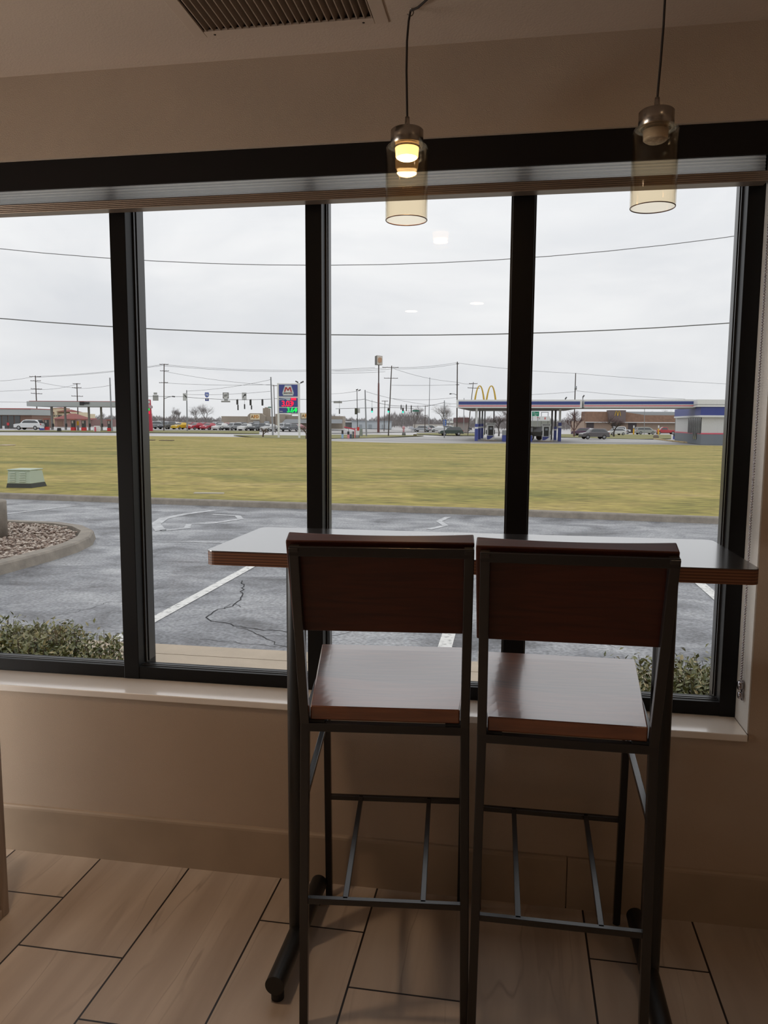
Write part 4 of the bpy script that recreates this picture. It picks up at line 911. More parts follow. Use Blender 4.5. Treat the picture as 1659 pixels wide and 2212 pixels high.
# the red letter M of the emblem as five strokes
M_ = MB(); mm_ = mat('emblem_red', (.45, .03, .05), .5); hw, hh = 7.2*s, 5.0*s; zc3 = Z(842)
for a, b in (((-1, -1), (-.62, 1)), ((-.55, 1), (0, -.45)), ((0, -.45), (.55, 1)), ((.62, 1), (1, -1))):
    M_.prism([(cxp+hw*a[0]-.085, -.20, zc3+hh*a[1]), (cxp+hw*a[0]+.085, -.20, zc3+hh*a[1]), (cxp+hw*b[0]+.085, -.20, zc3+hh*b[1]), (cxp+hw*b[0]-.085, -.20, zc3+hh*b[1])], (0, .03, 0))
M_.build('emblem_letter', mm_, top, origin=O)
ltext(t, 'emblem_lettering', 'MARATHON', 3.3*s, dk, (cxp, -.18, Z(849.8)), 1.0, .01)
redl = mat('led_red', (.5, 0, .02), .5, emit=(1, .01, .06), es=1.1); grl = mat('led_green', (0, .4, .05), .5, emit=(0, .85, .10), es=.95)
lb(t, 'led_pill', redl, ((X(629.5), -.14, Z(865)), (X(640.5), -.10, Z(859.8))), bevel=.05)
ltext(t, 'red_digits', '3.03', 16.5*s, redl, (X(621.2), -.12, Z(872.8)), .98, .018, space=.88); ltext(t, 'red_digits', '9', 13*s, redl, (X(632.6), -.12, Z(872.6)), .9, .018)
ltext(t, 'green_digits', '3.64', 14*s, grl, (X(630.8), -.12, Z(886.3)), 1.0, .02, space=.88); ltext(t, 'green_digits', '9', 12*s, grl, (X(640.6), -.12, Z(886.3)), .8, .016)
ltext(t, 'panel_lettering', 'REGULAR', 2.6*s, white, (X(609.5), -.12, Z(863.4)), 1.1, .004); ltext(t, 'panel_lettering', 'DIESEL', 2.2*s, white, (X(608.5), -.12, Z(889)), 1.0, .004)
MB().prism([(X(604), -.13, Z(860.6)), (X(628), -.13, Z(860.3)), (X(628), -.13, Z(864.8)), (X(622), -.13, Z(865.2)), (X(616), -.13, Z(862))], (0, .02, 0)).build('silver_wave', mat('emblem_grey', (.42, .5, .56), .5), mid_, origin=O)
for x0, x1, z0, z1 in ((639, 644.5, 824, 826.5), (650, 656.5, 827.5, 824.5)):
    MB().bar((X(x0), .1, Z(z0)), (X(x1), .1, Z(z1)), .3, .16, (0, 1, 0)).tube([(X((x0+x1)/2), .1, Z(826)), (X(647), .1, Z(830))], .04, 6).build('flood_light', dkgrey, t, origin=O)
lb(t, 'lower_bar', white, ((X(629), -.05, Z(895.5)), (X(646), .2, Z(893))))

# --- left filling station
def simple_building(name, label, u, D, boxes, cat='building'):
    """boxes: (part, material, u0, v0(top), u1, v1(bottom, None=ground), y0, y1)"""
    t, X, Z, s = local(name, label, cat, u, D=D)
    for part, mt, u0, v0, u1, v1, y0, y1 in boxes:
        lb(t, part, mt, ((X(u0), y0, 0 if v1 is None else Z(v1)), (X(u1), y1, Z(v0))))
    return t, X, Z, s
silv = mat('silver_fascia', (.40, .43, .43), .5, var=.04)
t, X, Z, s = local('filling_canopy', 'long silver filling station canopy with black lettered sign, far left', 'canopy', 150, D=133)
lb(t, 'roof', silv, ((X(59.6), 0, Z(878)), (X(262), 9, Z(867.5)))); lb(t, 'red_rim', mat('roof_red', (.36, .08, .07), .7), ((X(62), .5, Z(868)), (X(262), 9, Z(866.2))))
lb(t, 'sign_board', dk, ((X(174), -.12, Z(875)), (X(183), -.0, Z(867.6)))); ltext(t, 'sign_lettering', 'SPEEDWAY', .52, dk, (X(188), -.12, Z(871)), .45, .03)
canz = t.location.z+Z(878)
for u, wpx, lbx in ((112.8, 3.6, 'thick brown column of the silver canopy, behind the leftmost pump'), (141.8, 3, 'grey column of the silver canopy with dark box, left of centre'), (192.8, 3, 'grey column under the black lettered sign end'), (219.4, 3, 'grey column of the silver canopy left of the grey lamp pole')):
    t2, X2, Z2, s2 = local('canopy_column', lbx, 'column', u, D=135.5, group='columns of the silver canopy'); h = canz-t2.location.z-.02
    lb(t2, 'shaft', mat('column_grey', (.26, .25, .235), .7), ((-wpx*s2/2, -.2, 0), (wpx*s2/2, .2, h))); lb(t2, 'meter_box', dk, ((wpx*s2*.3, -.3, Z2(922)), (wpx*s2*1.2, 0, Z2(915))))
for u, lbx in ((101, 'red-footed pump right of the white SUV'), (158.3, 'red-footed pump left of the yellow canister'), (181, 'red-footed pump below the black lettered sign'), (236.7, 'red-footed pump beside the grey lamp pole')):
    t2, X2, Z2, s2 = local('fuel_pump', lbx, 'fuel pump', u, D=131, group='pumps of the silver canopy'); w_, h = 4.2*s2, 25*s2
    lb(t2, 'cabinet', dkgrey, ((-w_*.8, -.3, 0), (w_*.8, .3, h*.88))); lb(t2, 'head', mat('pump_head_brown', (.28, .09, .07), .6), ((-w_*1.2, -.4, h*.90), (w_*1.2, .4, h)))
    lb(t2, 'red_foot', mat('red_pump', (.60, .035, .04), .5), ((-w_, -.36, 0), (w_, .36, h*.28))); lb(t2, 'screen', mat('screen_tan', (.35, .30, .27), .5), ((-w_*.4, -.34, h*.62), (w_*.4, -.3, h*.84)))
t, X, Z, s = simple_building('station_store', 'low filling station store with silver fascia, behind the white SUV', 20, 146,
    [('wall', mat('store_wall', (.23, .14, .11), .85), -60, 896, 68, None, .3, 9), ('fascia', silv, -62, 883.5, 70, 896.5, -.4, 9.4), ('red_rim', mat('roof_red', (.36, .08, .07), .7), -62, 882, 70, 883.8, -.5, 9.5)])
for k in range(7): lb(t, 'window', glz, ((X(-50+k*13.5), .2, Z(927)), (X(-38.5+k*13.5), .32, Z(898))))
lb(t, 'poster', mat('poster_red', (.6, .05, .06), .6), ((X(14), .1, Z(919)), (X(19), .2, Z(913)))); lb(t, 'poster', white, ((X(4), .1, Z(926)), (X(9), .2, Z(920))))
bin_(91, 929.5, 8, 8, 'low white and blue box sign beside the white SUV', white, bluel, 'box_sign', 'sign')
bin_(209.5, 932, 11, 12, 'white and red ice chest under the silver canopy', white, white, 'ice_chest', 'ice box')
bin_(206, 932.2, 3, 10, 'red bollard left of the white ice chest', red, red, 'bollard', 'bollard')
bin_(128, 931.5, 7, 7, 'dark low bin between canopy columns on the left', dk, dk)
bin_(168.8, 930, 4, 20, 'yellow topped cylinder below the silver canopy', mat('safety_yellow', (.70, .38, .02), .6), grey, 'canister', 'canister')
bin_(247, 931.5, 8, 9, 'white box with orange disc beside the left mullion', white, white, 'box_sign', 'sign')
# beyond it
cream = mat('cream_wall', (.70, .60, .42), .85); rroof = mat('red_tile', (.27, .085, .075), .8); pinkw = mat('pink_brick', (.34, .215, .185), .85)
t, X, Z, s = simple_building('hotel', 'cream hotel with red tiled roofs and tower beyond the left pumps', 110, 215,
    [('wall', cream, 68, 893, 166, None, 0, 14), ('gable_wall', cream, 95, 889, 119, None, -1.5, 10), ('tower', cream, 118, 881, 127, None, -.8, 8), ('end_block', cream, 72, 888, 82, None, -.6, 8), ('end_block', cream, 156, 890, 167, None, -.6, 8)])
def hiproof(t, X, Z, u0, u1, v0, v1, y0, y1, mt, ins_=.25, name='roof'):
    a, b = X(u0), X(u1); z0, z1 = Z(v0), Z(v1); i_ = (b-a)*ins_
    MB().add([(a, y0, z0), (b, y0, z0), (b, y1, z0), (a, y1, z0), (a+i_, (y0+y1)/2, z1), (b-i_, (y0+y1)/2, z1)], [(0, 1, 5, 4), (1, 2, 5), (2, 3, 4, 5), (3, 0, 4), (0, 3, 2, 1)]).build(name, mt, t, origin=O)
hiproof(t, X, Z, 81, 121, 893, 884.5, -2, 14, rroof); hiproof(t, X, Z, 125, 141, 889, 884, -1, 13, rroof); hiproof(t, X, Z, 93, 121, 891, 887, -2.4, 4, rroof, .3); hiproof(t, X, Z, 117, 128, 881.5, 879.5, -1.2, 8.4, rroof, .4)
for k, u in enumerate((98, 102, 106, 120, 124, 129, 133, 159, 163, 75)): lb(t, 'window', glz, ((X(u), -1.6 if u < 110 else -.9, Z(900)), (X(u+1.8), -.1, Z(896.5))))
t, X, Z, s = simple_building('gabled_house', 'pink brick house with red gabled roof beyond the silver canopy', 143, 180, [('wall', pinkw, 118, 905, 168, None, 0, 8), ('garage_door', mat('garage_brown', (.25, .16, .12), .8), 124, 909, 136, 922, -.1, .1)])
hiproof(t, X, Z, 115, 171, 905, 893, -.8, 9, rroof, .38)
t, X, Z, s = simple_building('brick_building', 'long low reddish brick building beyond the right pumps of the silver canopy', 214, 200, [('wall', mat('dusty_brick', (.27, .17, .16), .85), 184, 906, 248, None, 0, 10), ('fascia', mat('pale_red', (.45, .18, .18), .7), 178, 903.5, 200, 907, -.5, 3), ('shed', white, 184, 911, 196, 916, -.4, 0)])
# red price mast beside the left mullion
t, X, Z, s = local('price_mast', 'leaning red price mast with lit digits beside the thick left mullion', 'sign', 322, D=138)
pm_ = mat('mast_red', (.52, .045, .08), .5); MB().prism([(X(305), 0, 0), (X(328.5), 0, 0), (X(327), 0, Z(898)), (X(325.5), 0, Z(863.5)), (X(308), 0, Z(863.5))], (0, .5, 0)).build('board', pm_, t, origin=O)
lb(t, 'white_square', white, ((X(314), -.06, Z(871.5)), (X(325), 0, Z(865.5)))); lb(t, 'green_light', grl, ((X(316), -.06, Z(887)), (X(324), 0, Z(882)))); lb(t, 'red_light', redl, ((X(315), -.06, Z(894)), (X(324.5), 0, Z(888.5)))); lb(t, 'pink_square', mat('mast_pink', (.75, .33, .4), .5), ((X(314), -.06, Z(881)), (X(325), 0, Z(873))))
MB().tube([(X(327), -.1, Z(879)), (X(327), .25, Z(879))], 3.4*s, 16).build('round_sign', mat('mast_disc', (.5, .36, .4), .5), t, origin=O)

# --- tan building with lettered signs, right of the row
t, X, Z, s = local('tan_restaurant', 'long tan flat-roofed building with cream and orange lettered signs', 'building', 560, D=200)
lb(t, 'wall', stucco, ((X(478.5), 0, 0), (X(596), 14, Z(899.5))))
MB().prism([(X(534), -.4, 0), (X(574), -.4, 0), (X(574), -.4, Z(899)), (X(569), -.4, Z(896)), (X(565), -.4, Z(892.8)), (X(541), -.4, Z(892.8)), (X(536), -.4, Z(897))], (0, 2, 0)).build('gable', stucco, t, origin=O)
lb(t, 'chimney', stucco, ((X(566), 1.6, 0), (X(577.5), 6, Z(881.5)))); lb(t, 'chimney_cap', stucco, ((X(569), 2.5, Z(882)), (X(574), 5, Z(879.5))))
lb(t, 'side_wing', stucco, ((X(596), -1, 0), (X(617), 14, Z(894)))); lb(t, 'front_wing', stucco, ((X(617), 0, 0), (X(740), 14, Z(898))))
lb(t, 'right_gable', stucco, ((X(649), -.8, 0), (X(690), 3, Z(891.5))))
MB().hexa([(X(612), -3.2, Z(913.5)), (X(740), -3.2, Z(913.5)), (X(740), -.9, Z(913.5)), (X(612), -.9, Z(913.5))], [(X(618), -1.2, Z(905)), (X(740), -1.2, Z(905)), (X(740), -.9, Z(905)), (X(618), -.9, Z(905))]).build('awning_roof', mat('roof_slate', (.24, .25, .26), .7), t, origin=O)
for a, b in ((547.5, 562.5), (571, 584)): MB().hexa([(X(a), -1.4, Z(915)), (X(b), -1.4, Z(915)), (X(b), -.4, Z(915)), (X(a), -.4, Z(915))], [(X(a+1.5), -.7, Z(909.5)), (X(b-1.5), -.7, Z(909.5)), (X(b-1.5), -.4, Z(909.5)), (X(a+1.5), -.4, Z(909.5))]).build('awning', mat('roof_slate', (.24, .25, .26), .7), t, origin=O)
for a, b in ((549, 561), (572, 583)): lb(t, 'window', glz, ((X(a), -.45, Z(925)), (X(b), -.35, Z(915))))
for k in range(6): lb(t, 'window', glz, ((X(618+k*12), -.12, Z(926)), (X(628+k*12), -.02, Z(914))))
crm = mat('sign_cream', (.80, .70, .48), .5); orn = mat('letter_orange', (.60, .25, .03), .5); brn = mat('letter_brown', (.28, .15, .05), .5)
for a, b, z0, z1, y in ((541.8, 562.2, 906.5, 894.5, -.5), (652, 672, 903.5, 892.5, -.9)):
    sb = lb(t, 'sign_board', crm, ((X(a), y-.1, Z(z0)), (X(b), y, Z(z1)))); c_ = (a+b)/2
    ltext(t, 'sign_letter', 'A', 9.0*s, brn, (X(c_-6), y-.12, Z((z0+z1)/2)), .9, .05, parent=sb); ltext(t, 'sign_letter', 'RD', 8.6*s, orn, (X(c_+2.4), y-.12, Z((z0+z1)/2)), .9, .06, parent=sb)

# --- brown-roofed restaurant with golden arches
t, X, Z, s = local('arches_restaurant', 'brown-roofed burger restaurant with small golden arches on its sign panel', 'building', 1350, D=222)
lb(t, 'wall', brick, ((X(1262), 0, 0), (X(1500), 16, Z(910)))); lb(t, 'flat_roof', mat('roof_grey', (.38, .41, .42), .6), ((X(1346), 1.5, Z(898)), (X(1500), 16, Z(889))))
MB().hexa([(X(1262), -1.2, Z(913)), (X(1500), -1.2, Z(913)), (X(1500), 4, Z(913)), (X(1262), 4, Z(913))], [(X(1263), .4, Z(889.5)), (X(1346), .4, Z(889.5)), (X(1346), 4, Z(889.5)), (X(1263), 4, Z(889.5))]).build('mansard', rbrick, t, origin=O)
MB().hexa([(X(1345), -1.2, Z(913)), (X(1500), -1.2, Z(913)), (X(1500), 4, Z(913)), (X(1345), 4, Z(913))], [(X(1345), .2, Z(896.5)), (X(1500), .2, Z(896.5)), (X(1500), 4, Z(896.5)), (X(1345), 4, Z(896.5))]).build('mansard', rbrick, t, origin=O)
lb(t, 'eave_line', white, ((X(1262), -1.3, Z(913.2)), (X(1500), -1.15, Z(911.8)))); 
sp_ = lb(t, 'sign_panel', mat('sign_panel_brown', (.15, .115, .11), .7), ((X(1311.5), -2.2, Z(912)), (X(1346), 1, Z(886.5))))
for a, b in ((1267, 1283), (1322, 1332), (1357, 1375)): lb(t, 'entrance', mat('entrance_dark', (.06, .045, .05), .5), ((X(a), -.1, 0), (X(b), .05, Z(913.5))))
def arches(cx, z0, h, wd, thick, y, dp_, n=14):
    """two tall parabolic arches sharing the middle leg"""
    m_ = MB()
    for k in (-1, 1):
        c = cx+k*wd/4; out_ = []; inn_ = []
        for i in range(n+1):
            a = -1+2*i/n; out_.append((c+wd/4*a*1.06, z0+h*(1-abs(a)**2.35))); inn_.append((c+(wd/4*1.06-thick)*a*.985, z0+(h-thick*.55)*(1-abs(a)**2.2)))
        for i in range(n):
            a, b, c1, d = out_[i], out_[i+1], inn_[i+1], inn_[i]
            m_.hexa([(a[0], y, a[1]), (b[0], y, b[1]), (b[0], y+dp_, b[1]), (a[0], y+dp_, a[1])], [(d[0], y, d[1]), (c1[0], y, c1[1]), (c1[0], y+dp_, c1[1]), (d[0], y+dp_, d[1])])
    return m_
arches(X(1328.5), Z(898.5), 10.2*s, 12.5*s, 1.1*s, -2.35, .12).build('wall_arches', gold, sp_, origin=O)
t, X, Z, s = local('arches_sign', 'tall golden double-arch sign rising behind the striped pump canopy', 'sign', 1047.5, D=160)
arches(0, Z(878), 44.5*s, 50*s, 3.4*s, 0, .5, 26).build('arches', gold, t, origin=O)
for u in (1028, 1047.5, 1067): lb(t, 'post', dkgrey, ((X(u)-.12, .1, 0), (X(u)+.12, .4, Z(877))))
# building with dark red mansard at canopy end, pale block and long sheds
simple_building('mansard_shop', 'dark red mansard-roofed building seen under the canopy end', 998, 190, [('wall', mat('dusty_tan', (.30, .26, .24), .8), 988, 912, 1012, None, 0, 10), ('mansard', mat('dark_red_roof', (.13, .07, .07), .8), 987, 902, 1013, 912.5, -.6, 10)])
t, X, Z, s = simple_building('pale_warehouse', 'pale blue-grey flat warehouse behind the tall brown pylon', 800, 240, [('wall', mat('pale_blue_wall', (.47, .51, .54), .8), 760, 909.5, 846, None, 0, 20), ('roof_edge', mat('roof_edge', (.3, .33, .36), .7), 759, 909, 847, 910.3, -.3, 20), ('side_wing', mat('shed_dark', (.16, .155, .15), .8), 700, 912, 760, None, 3, 20), ('wing_roof', white, 699, 910.5, 760, 912.6, 2.5, 20)])
for a, b in ((776, 782), (796, 803), (825, 827), (830, 832)): lb(t, 'door', mat('door_grey', (.3, .33, .35), .7), ((X(a), -.1, 0), (X(b), .05, Z(917))))
simple_building('long_shed', 'long pale shed with low wall right of the blue sign posts', 935, 260, [('wall', mat('shed_cream', (.50, .47, .42), .8), 895, 917, 985, None, 0, 10)])
simple_building('trailer_building', 'low grey-green building behind the jeep at the pumps', 1160, 185, [('wall', mat('olive_wall', (.26, .27, .235), .8), 1120, 909, 1192, None, 0, 12)])
t, X, Z, s = local('green_sign', 'green highway guide sign under the pump canopy', 'sign', 1156, D=165)
lb(t, 'board', mat('highway_green', (.01, .22, .13), .5), ((X(1148.5), -.05, Z(899)), (X(1164), .05, Z(889)))); lb(t, 'post', grey, ((X(1150), .05, 0), (X(1151), .2, Z(890)))); lb(t, 'post', grey, ((X(1161), .05, 0), (X(1162), .2, Z(890))))
lb(t, 'legend', white, ((X(1151), -.08, Z(894.2)), (X(1161.5), -.05, Z(893.6))), ((X(1154), -.08, Z(897.5)), (X(1158), -.05, Z(896.5))), ((X(1151), -.08, Z(891)), (X(1155), -.05, Z(890.3))))
t, X, Z, s = local('marquee_sign', 'white letter board below the green highway sign', 'sign', 1167, D=170)
lb(t, 'board', white, ((X(1147.5), -.05, Z(909)), (X(1187), .05, Z(899.5)))); lb(t, 'frame', dkgrey, ((X(1183.5), .1, 0), (X(1184.2), .3, Z(890))), ((X(1169), .1, 0), (X(1169.7), .3, Z(890))), ((X(1169), .1, Z(891)), (X(1184), .3, Z(890))))
lb(t, 'red_letter', mat('letter_red', (.6, .04, .03), .5), ((X(1159.5), -.08, Z(903)), (X(1163), -.05, Z(901.5))), ((X(1176), -.08, Z(906)), (X(1178), -.05, Z(901.5))))
lb(t, 'black_letter', dk, ((X(1160.8), -.08, Z(907.5)), (X(1161.8), -.05, Z(903)))); lb(t, 'black_letter', dk, ((X(1164.5), -.08, Z(906)), (X(1165.3), -.05, Z(902))))
t, X, Z, s = local('blue_sign', 'tall blue information sign at the far lot entrance', 'sign', 960.5, D=150)
lb(t, 'board', mat('info_blue', (.06, .16, .50), .5), ((X(957.5), -.05, Z(919.5)), (X(964), .05, Z(906.5)))); lb(t, 'post', grey, ((X(959), .05, 0), (X(960), .15, Z(907)))); lb(t, 'legend', white, ((X(959), -.08, Z(912)), (X(962), -.05, Z(910.5))), ((X(958.8), -.08, Z(916)), (X(962.5), -.05, Z(915))))
t, X, Z, s = local('white_sign', 'wide white sign board right of the blue information sign', 'sign', 972, D=160)
lb(t, 'board', white, ((X(965.5), -.05, Z(914)), (X(979), .05, Z(909)))); lb(t, 'post', dkgrey, ((X(968.5), .05, 0), (X(969.2), .15, Z(913)))); lb(t, 'post', dkgrey, ((X(976), .05, 0), (X(976.7), .15, Z(913)))); lb(t, 'legend', bluel, ((X(969), -.08, Z(912.3)), (X(972), -.05, Z(911))))

# --- small things on the corner
bin_(739.8, 947, 4.5, 17, 'pale blue cylinder at the corner air point, leftmost', dk, mat('pale_blue', (.30, .45, .62), .5), 'gas_bottle', 'bottle')
bin_(752.5, 947, 5, 15, 'pink-red dispenser at the corner air point', dk, mat('pink_red', (.70, .25, .27), .5), 'dispenser', 'dispenser')
bin_(757.8, 946.8, 5, 16, 'slate dispenser with white top beside the pink one', white, mat('slate_blue', (.10, .14, .19), .5), 'dispenser', 'dispenser')
bin_(763, 947, 3, 15, 'dark narrow dispenser beside the slate one', dk, dkgrey, 'dispenser', 'dispenser')
t, X, Z, s = local('vending_stand', 'red topped stand behind the dispensers at the corner', 'stand', 762, v=946)
lb(t, 'sign_panel', white, ((X(768), .3, Z(940)), (X(776), .5, Z(929)))); lb(t, 'red_head', mat('letter_red', (.6, .04, .03), .5), ((X(770.5), .25, Z(930)), (X(776), .55, Z(922.5))))
MB().hexa([(X(743.5), .2, Z(923.8)), (X(766), .2, Z(928.8)), (X(766), 1.2, Z(928.8)), (X(743.5), 1.2, Z(923.8))], [(X(743.5), .2, Z(921.5)), (X(766), .2, Z(926.0)), (X(766), 1.2, Z(926.0)), (X(743.5), 1.2, Z(921.5))]).build('red_awning', pm_, t, origin=O)
lb(t, 'post', red, ((X(765.5), .2, 0), (X(767.5), .4, Z(924)))); lb(t, 'post', grey, ((X(752), .4, 0), (X(753), .6, Z(924)))); lb(t, 'foot', grey, ((X(768), .2, 0), (X(775), .6, Z(940))))
bin_(780, 942, 7, 16, 'tall grey-green cabinet right of the red stand', mat('cab_green', (.27, .30, .27), .6), mat('cab_green', (.27, .30, .27), .6), 'utility_cabinet', 'cabinet')
bin_(772.5, 945.5, 9, 8, 'brown square planter at the red stand', mat('planter_brown', (.16, .13, .06), .8), mat('planter_brown', (.16, .13, .06), .8), 'planter', 'planter')
bin_(872.3, 941, 8, 7, 'stone block under the pink figure by the road', grey, mat('stone_block', (.18, .18, .17), .9), 'stone_plinth', 'plinth')
t, X, Z, s = local('pink_bollard', 'pink rounded post on the stone block by the road', 'post', 872, D=dist(G(872.3, 941)))
MB().lathe([(0, Z(934.5)), (2*s, Z(934.5)), (2.2*s, Z(929)), (1.6*s, Z(928)), (3*s, Z(926)), (3*s, Z(923)), (1.8*s, Z(920.8)), (0, Z(920.6))], O, 16).build('body', mat('dusty_pink', (.62, .33, .36), .6), t, origin=O)
t, X, Z, s = local('patio_umbrella', 'grey open umbrella in the far lot', 'umbrella', 888.5, v=932)
MB().lathe([(0, Z(921)), (2.5*s, Z(922)), (5*s, Z(924)), (6.6*s, Z(926.3)), (6.4*s, Z(926.5)), (0, Z(923))], O, 10, False).build('canopy', mat('umbrella_grey', (.36, .37, .40), .7), t, origin=O); MB().tube([(0, 0, 0), (0, 0, Z(921.5))], .04, 8).build('pole', grey, t, origin=O)
bin_(896.5, 941.3, 7.5, 3.4, 'low brown box on the verge right of the stone block', mat('planter_brown', (.16, .13, .06), .8), mat('planter_brown', (.16, .13, .06), .8), 'meter_box', 'box')
for u, l in ((1368.5, 'yellow bollard with white sign left of the minivan'), (1422, 'yellow bollard with white sign left of the red pickup')):
    t, X, Z, s = local('bollard_sign', l, 'bollard', u, v=938.5, group='yellow bollard signs'); lb(t, 'bollard', mat('safety_yellow', (.70, .38, .02), .6), ((-1.3*s, -.1, 0), (1.3*s, .12, Z(926)))); lb(t, 'sign_plate', white, ((-1.4*s, -.05, Z(924.5)), (1.4*s, 0, Z(919)))); lb(t, 'post', grey, ((-.03, 0, 0), (.03, .05, Z(919))))

# ================================================================= POLES AND WIRES
PD = []; SPD = 135; SPR = dist(G(791.5, 942.5))
def upole(label, ut, vt, ub, D=None, vb=None, r=1.3, arms=(), mt=pole_w, name='utility_pole', cat='pole', group='utility poles', armr=.55, ins_=True):
    b = G(ub, vb) if vb is not None else gd(ub, D); D = dist(b); s = D/F; tp = pD(ut, vt, D); zb = hz(b.x, b.y)
    t = thing(name, label, cat, (b.x, b.y, zb), group)
    PD.append((ut, D))
    MB().tube([(b.x, b.y, zb-.05), tp], r*s, 10, True, r*s*.72).build('shaft', mt, t)
    for (v, l, rr, *tl) in arms:
        k = tl[0] if tl else 0; f = (v-vt)/(915-vt); q = pD(ut+(ub-ut)*f*.9, v, D)
        a = q-r0*l*s+Vector((0, 0, -k*s))-fwd*.18; c = q+r0*rr*s+Vector((0, 0, k*s))-fwd*.18
        ar = MB().bar(a, c, armr*2*s, armr*1.6*s, (0, 0, 1)).build('crossarm', mt, t)
        if ins_:
            m_ = MB()
            for g_ in (.03, .3, .7, .97): p = a.lerp(c, g_); m_.tube([p, p+Vector((0, 0, 1.6*s))], .35*s, 6)
            m_.build('insulators', mat('insulator_grey', (.2, .19, .19), .5), ar)
    return t
upole('four-armed wooden utility pole behind the white SUV', 76.3, 811.5, 81, D=160, arms=((814, 12, 13), (823, 10, 12), (840.5, 10, 14, -.5), (850.5, 10, 14, -.6)))
upole('four-armed wooden utility pole right of the first, above the silver canopy', 166, 828, 169, D=196, arms=((829.3, 8, 8), (838, 10, 10), (856, 12, 13, -.4)))
upole('grey tapered steel pole just left of the thick mullion', 237.2, 816, 242, vb=931.5, r=1.9, mt=grey, group='steel poles')
P354 = upole('tall three-armed wooden pole right of the thick mullion', 354.4, 786, 354, vb=930, r=1.35, arms=((787.5, 9, 10), (801.5, 8, 11), (827, 10, 9, .3)))
upole('grey steel signal pole carrying the left turn sign', 403.2, 843, 404.5, vb=931, r=1.6, mt=grey, group='steel poles')
upole('thick grey signal pole left of the price sign', 585, 814.5, 589.3, vb=939.5, r=1.9, mt=grey, group='steel poles')
upole('thin dark wooden pole against the price sign', 591.3, 831.5, 594.5, vb=934, r=1.0, arms=((833.5, 5, 8),))
upole('leaning wooden pole with two crossarms right of the brown pylon', 846, 790, 838.8, vb=942, r=1.35, arms=((794, 12+8, 15, -.0), (817.5, 15, 15)))
t = upole('grey steel pole left of the brown pylon', 788.6, 842.5, 791.5, vb=942.5, r=1.7, mt=grey, group='steel poles')
upole('thin dark T-shaped pole right of the brown pylon', 831.5, 865.5, 829.5, vb=932, r=.8, arms=((866.5, 7, 7),), ins_=False)
upole('very tall thin high-mast light pole', 928.3, 815.5, 926.5, D=230, r=.85, mt=grey, group='steel poles')
P988 = upole('tall dark pole at the left end of the pump canopy', 988, 781.5, 986.8, vb=940, r=1.5, arms=((786.5, 3, 3), (831.5, 3, 4)))
upole('short dark T-shaped pole left of the high mast', 918.8, 876, 917.8, D=190, r=.9, arms=((877.5, 6, 6), (897.5, 2, 3)), ins_=False)
upole('grey signal pole in front of the round bare tree', 960, 865, 960, D=dist(G(791.5, 942.5)), r=1.2, mt=grey, group='steel poles')
upole('leaning two-armed pole left of the golden arches', 1022.5, 825.5, 1010.5, vb=938, r=.95, arms=((829, 9, 9), (838.5, 11, 15, -.3)))
t = upole('dark wooden pole with transformer can rising above the canopy joint', 1243.5, 806, 1239.5, vb=942.5, r=1.35)
q = pD(1243.5, 838, dist(G(1239.5, 942.5))-.6); MB().lathe([(0, -.35), (.22, -.35), (.22, .35), (0, .38)], tuple(q), 14).build('transformer_can', grey, t)
upole('slim grey lamp post before the brown-roofed restaurant', 1392.3, 882, 1391.5, vb=939, r=.75, mt=grey, group='steel poles')
upole('pale lamp post in front of the mansard building', 1002.5, 860, 1001.5, vb=936, r=.9, mt=grey, group='steel poles')
upole('slim dark leaning pole under the canopy left end', 1015, 888.5, 1010.8, D=150, r=.7)
upole('slim distant pole at the left of the wide grey sign', 709, 857, 709, D=170, r=.7, mt=grey, group='steel poles')
# twin floodlight pole
t = upole('dark twin-headed floodlight pole on the corner', 771.2, 843, 772.5, vb=940, r=.95, mt=dkgrey, name='floodlight_pole', group='steel poles')
D_ = dist(G(772.5, 940))
for a, b in (((769, 842.5), (773.5, 841)), ((774, 844.5), (779, 841.7))): MB().bar(pD(*a, D_), pD(*b, D_), .16, .3, (0, 0, 1)).build('flood_head', dkgrey, t)
# curved street lamps fixed to their poles
for (pts, t, D_) in (([(354.5, 861.5), (363, 858), (372, 856.3), (378, 857)], P354, dist(G(354, 930))), ([(987.4, 853.5), (981, 850.8), (975, 850.6), (971, 851)], P988, dist(G(986.8, 940)))):
    ar = MB().tube([pD(*q, D_) for q in pts], .055, 6).build('lamp_arm', grey, t); MB().bar(pD(*pts[-1], D_), pD(*pts[-2], D_), .22, .14, (0, 0, 1)).build('lamp_head', dkgrey, ar)
# pylon with sign box
t, X, Z, s = local('pylon_sign', 'tall brown pylon topped by a cream box sign with orange emblem', 'sign', 817.5, D=170)
MB().tube([(0, 0, 0), (0, 0, Z(828))], 2.6*s, 14, True, 1.7*s).build('lower_shaft', mat('pylon_brown', (.14, .055, .05), .7), t, origin=O); MB().tube([(0, 0, Z(828)), (0, 0, Z(790))], 1.3*s, 12).build('upper_shaft', mat('pylon_dark', (.08, .06, .06), .7), t, origin=O)
bx = MB().hexa([(X(809), 1.6, Z(788.8)), (X(813.5), -.4, Z(789.5)), (X(825.5), 0, Z(789.8)), (X(821), 2, Z(789))], [(X(809), 1.6, Z(769.8)), (X(813.5), -.4, Z(769.5)), (X(825.5), 0, Z(770.6)), (X(821), 2, Z(770))]); sg_ = bx.build('sign_box', mat('pylon_side', (.14, .14, .13), .7), t, origin=O)
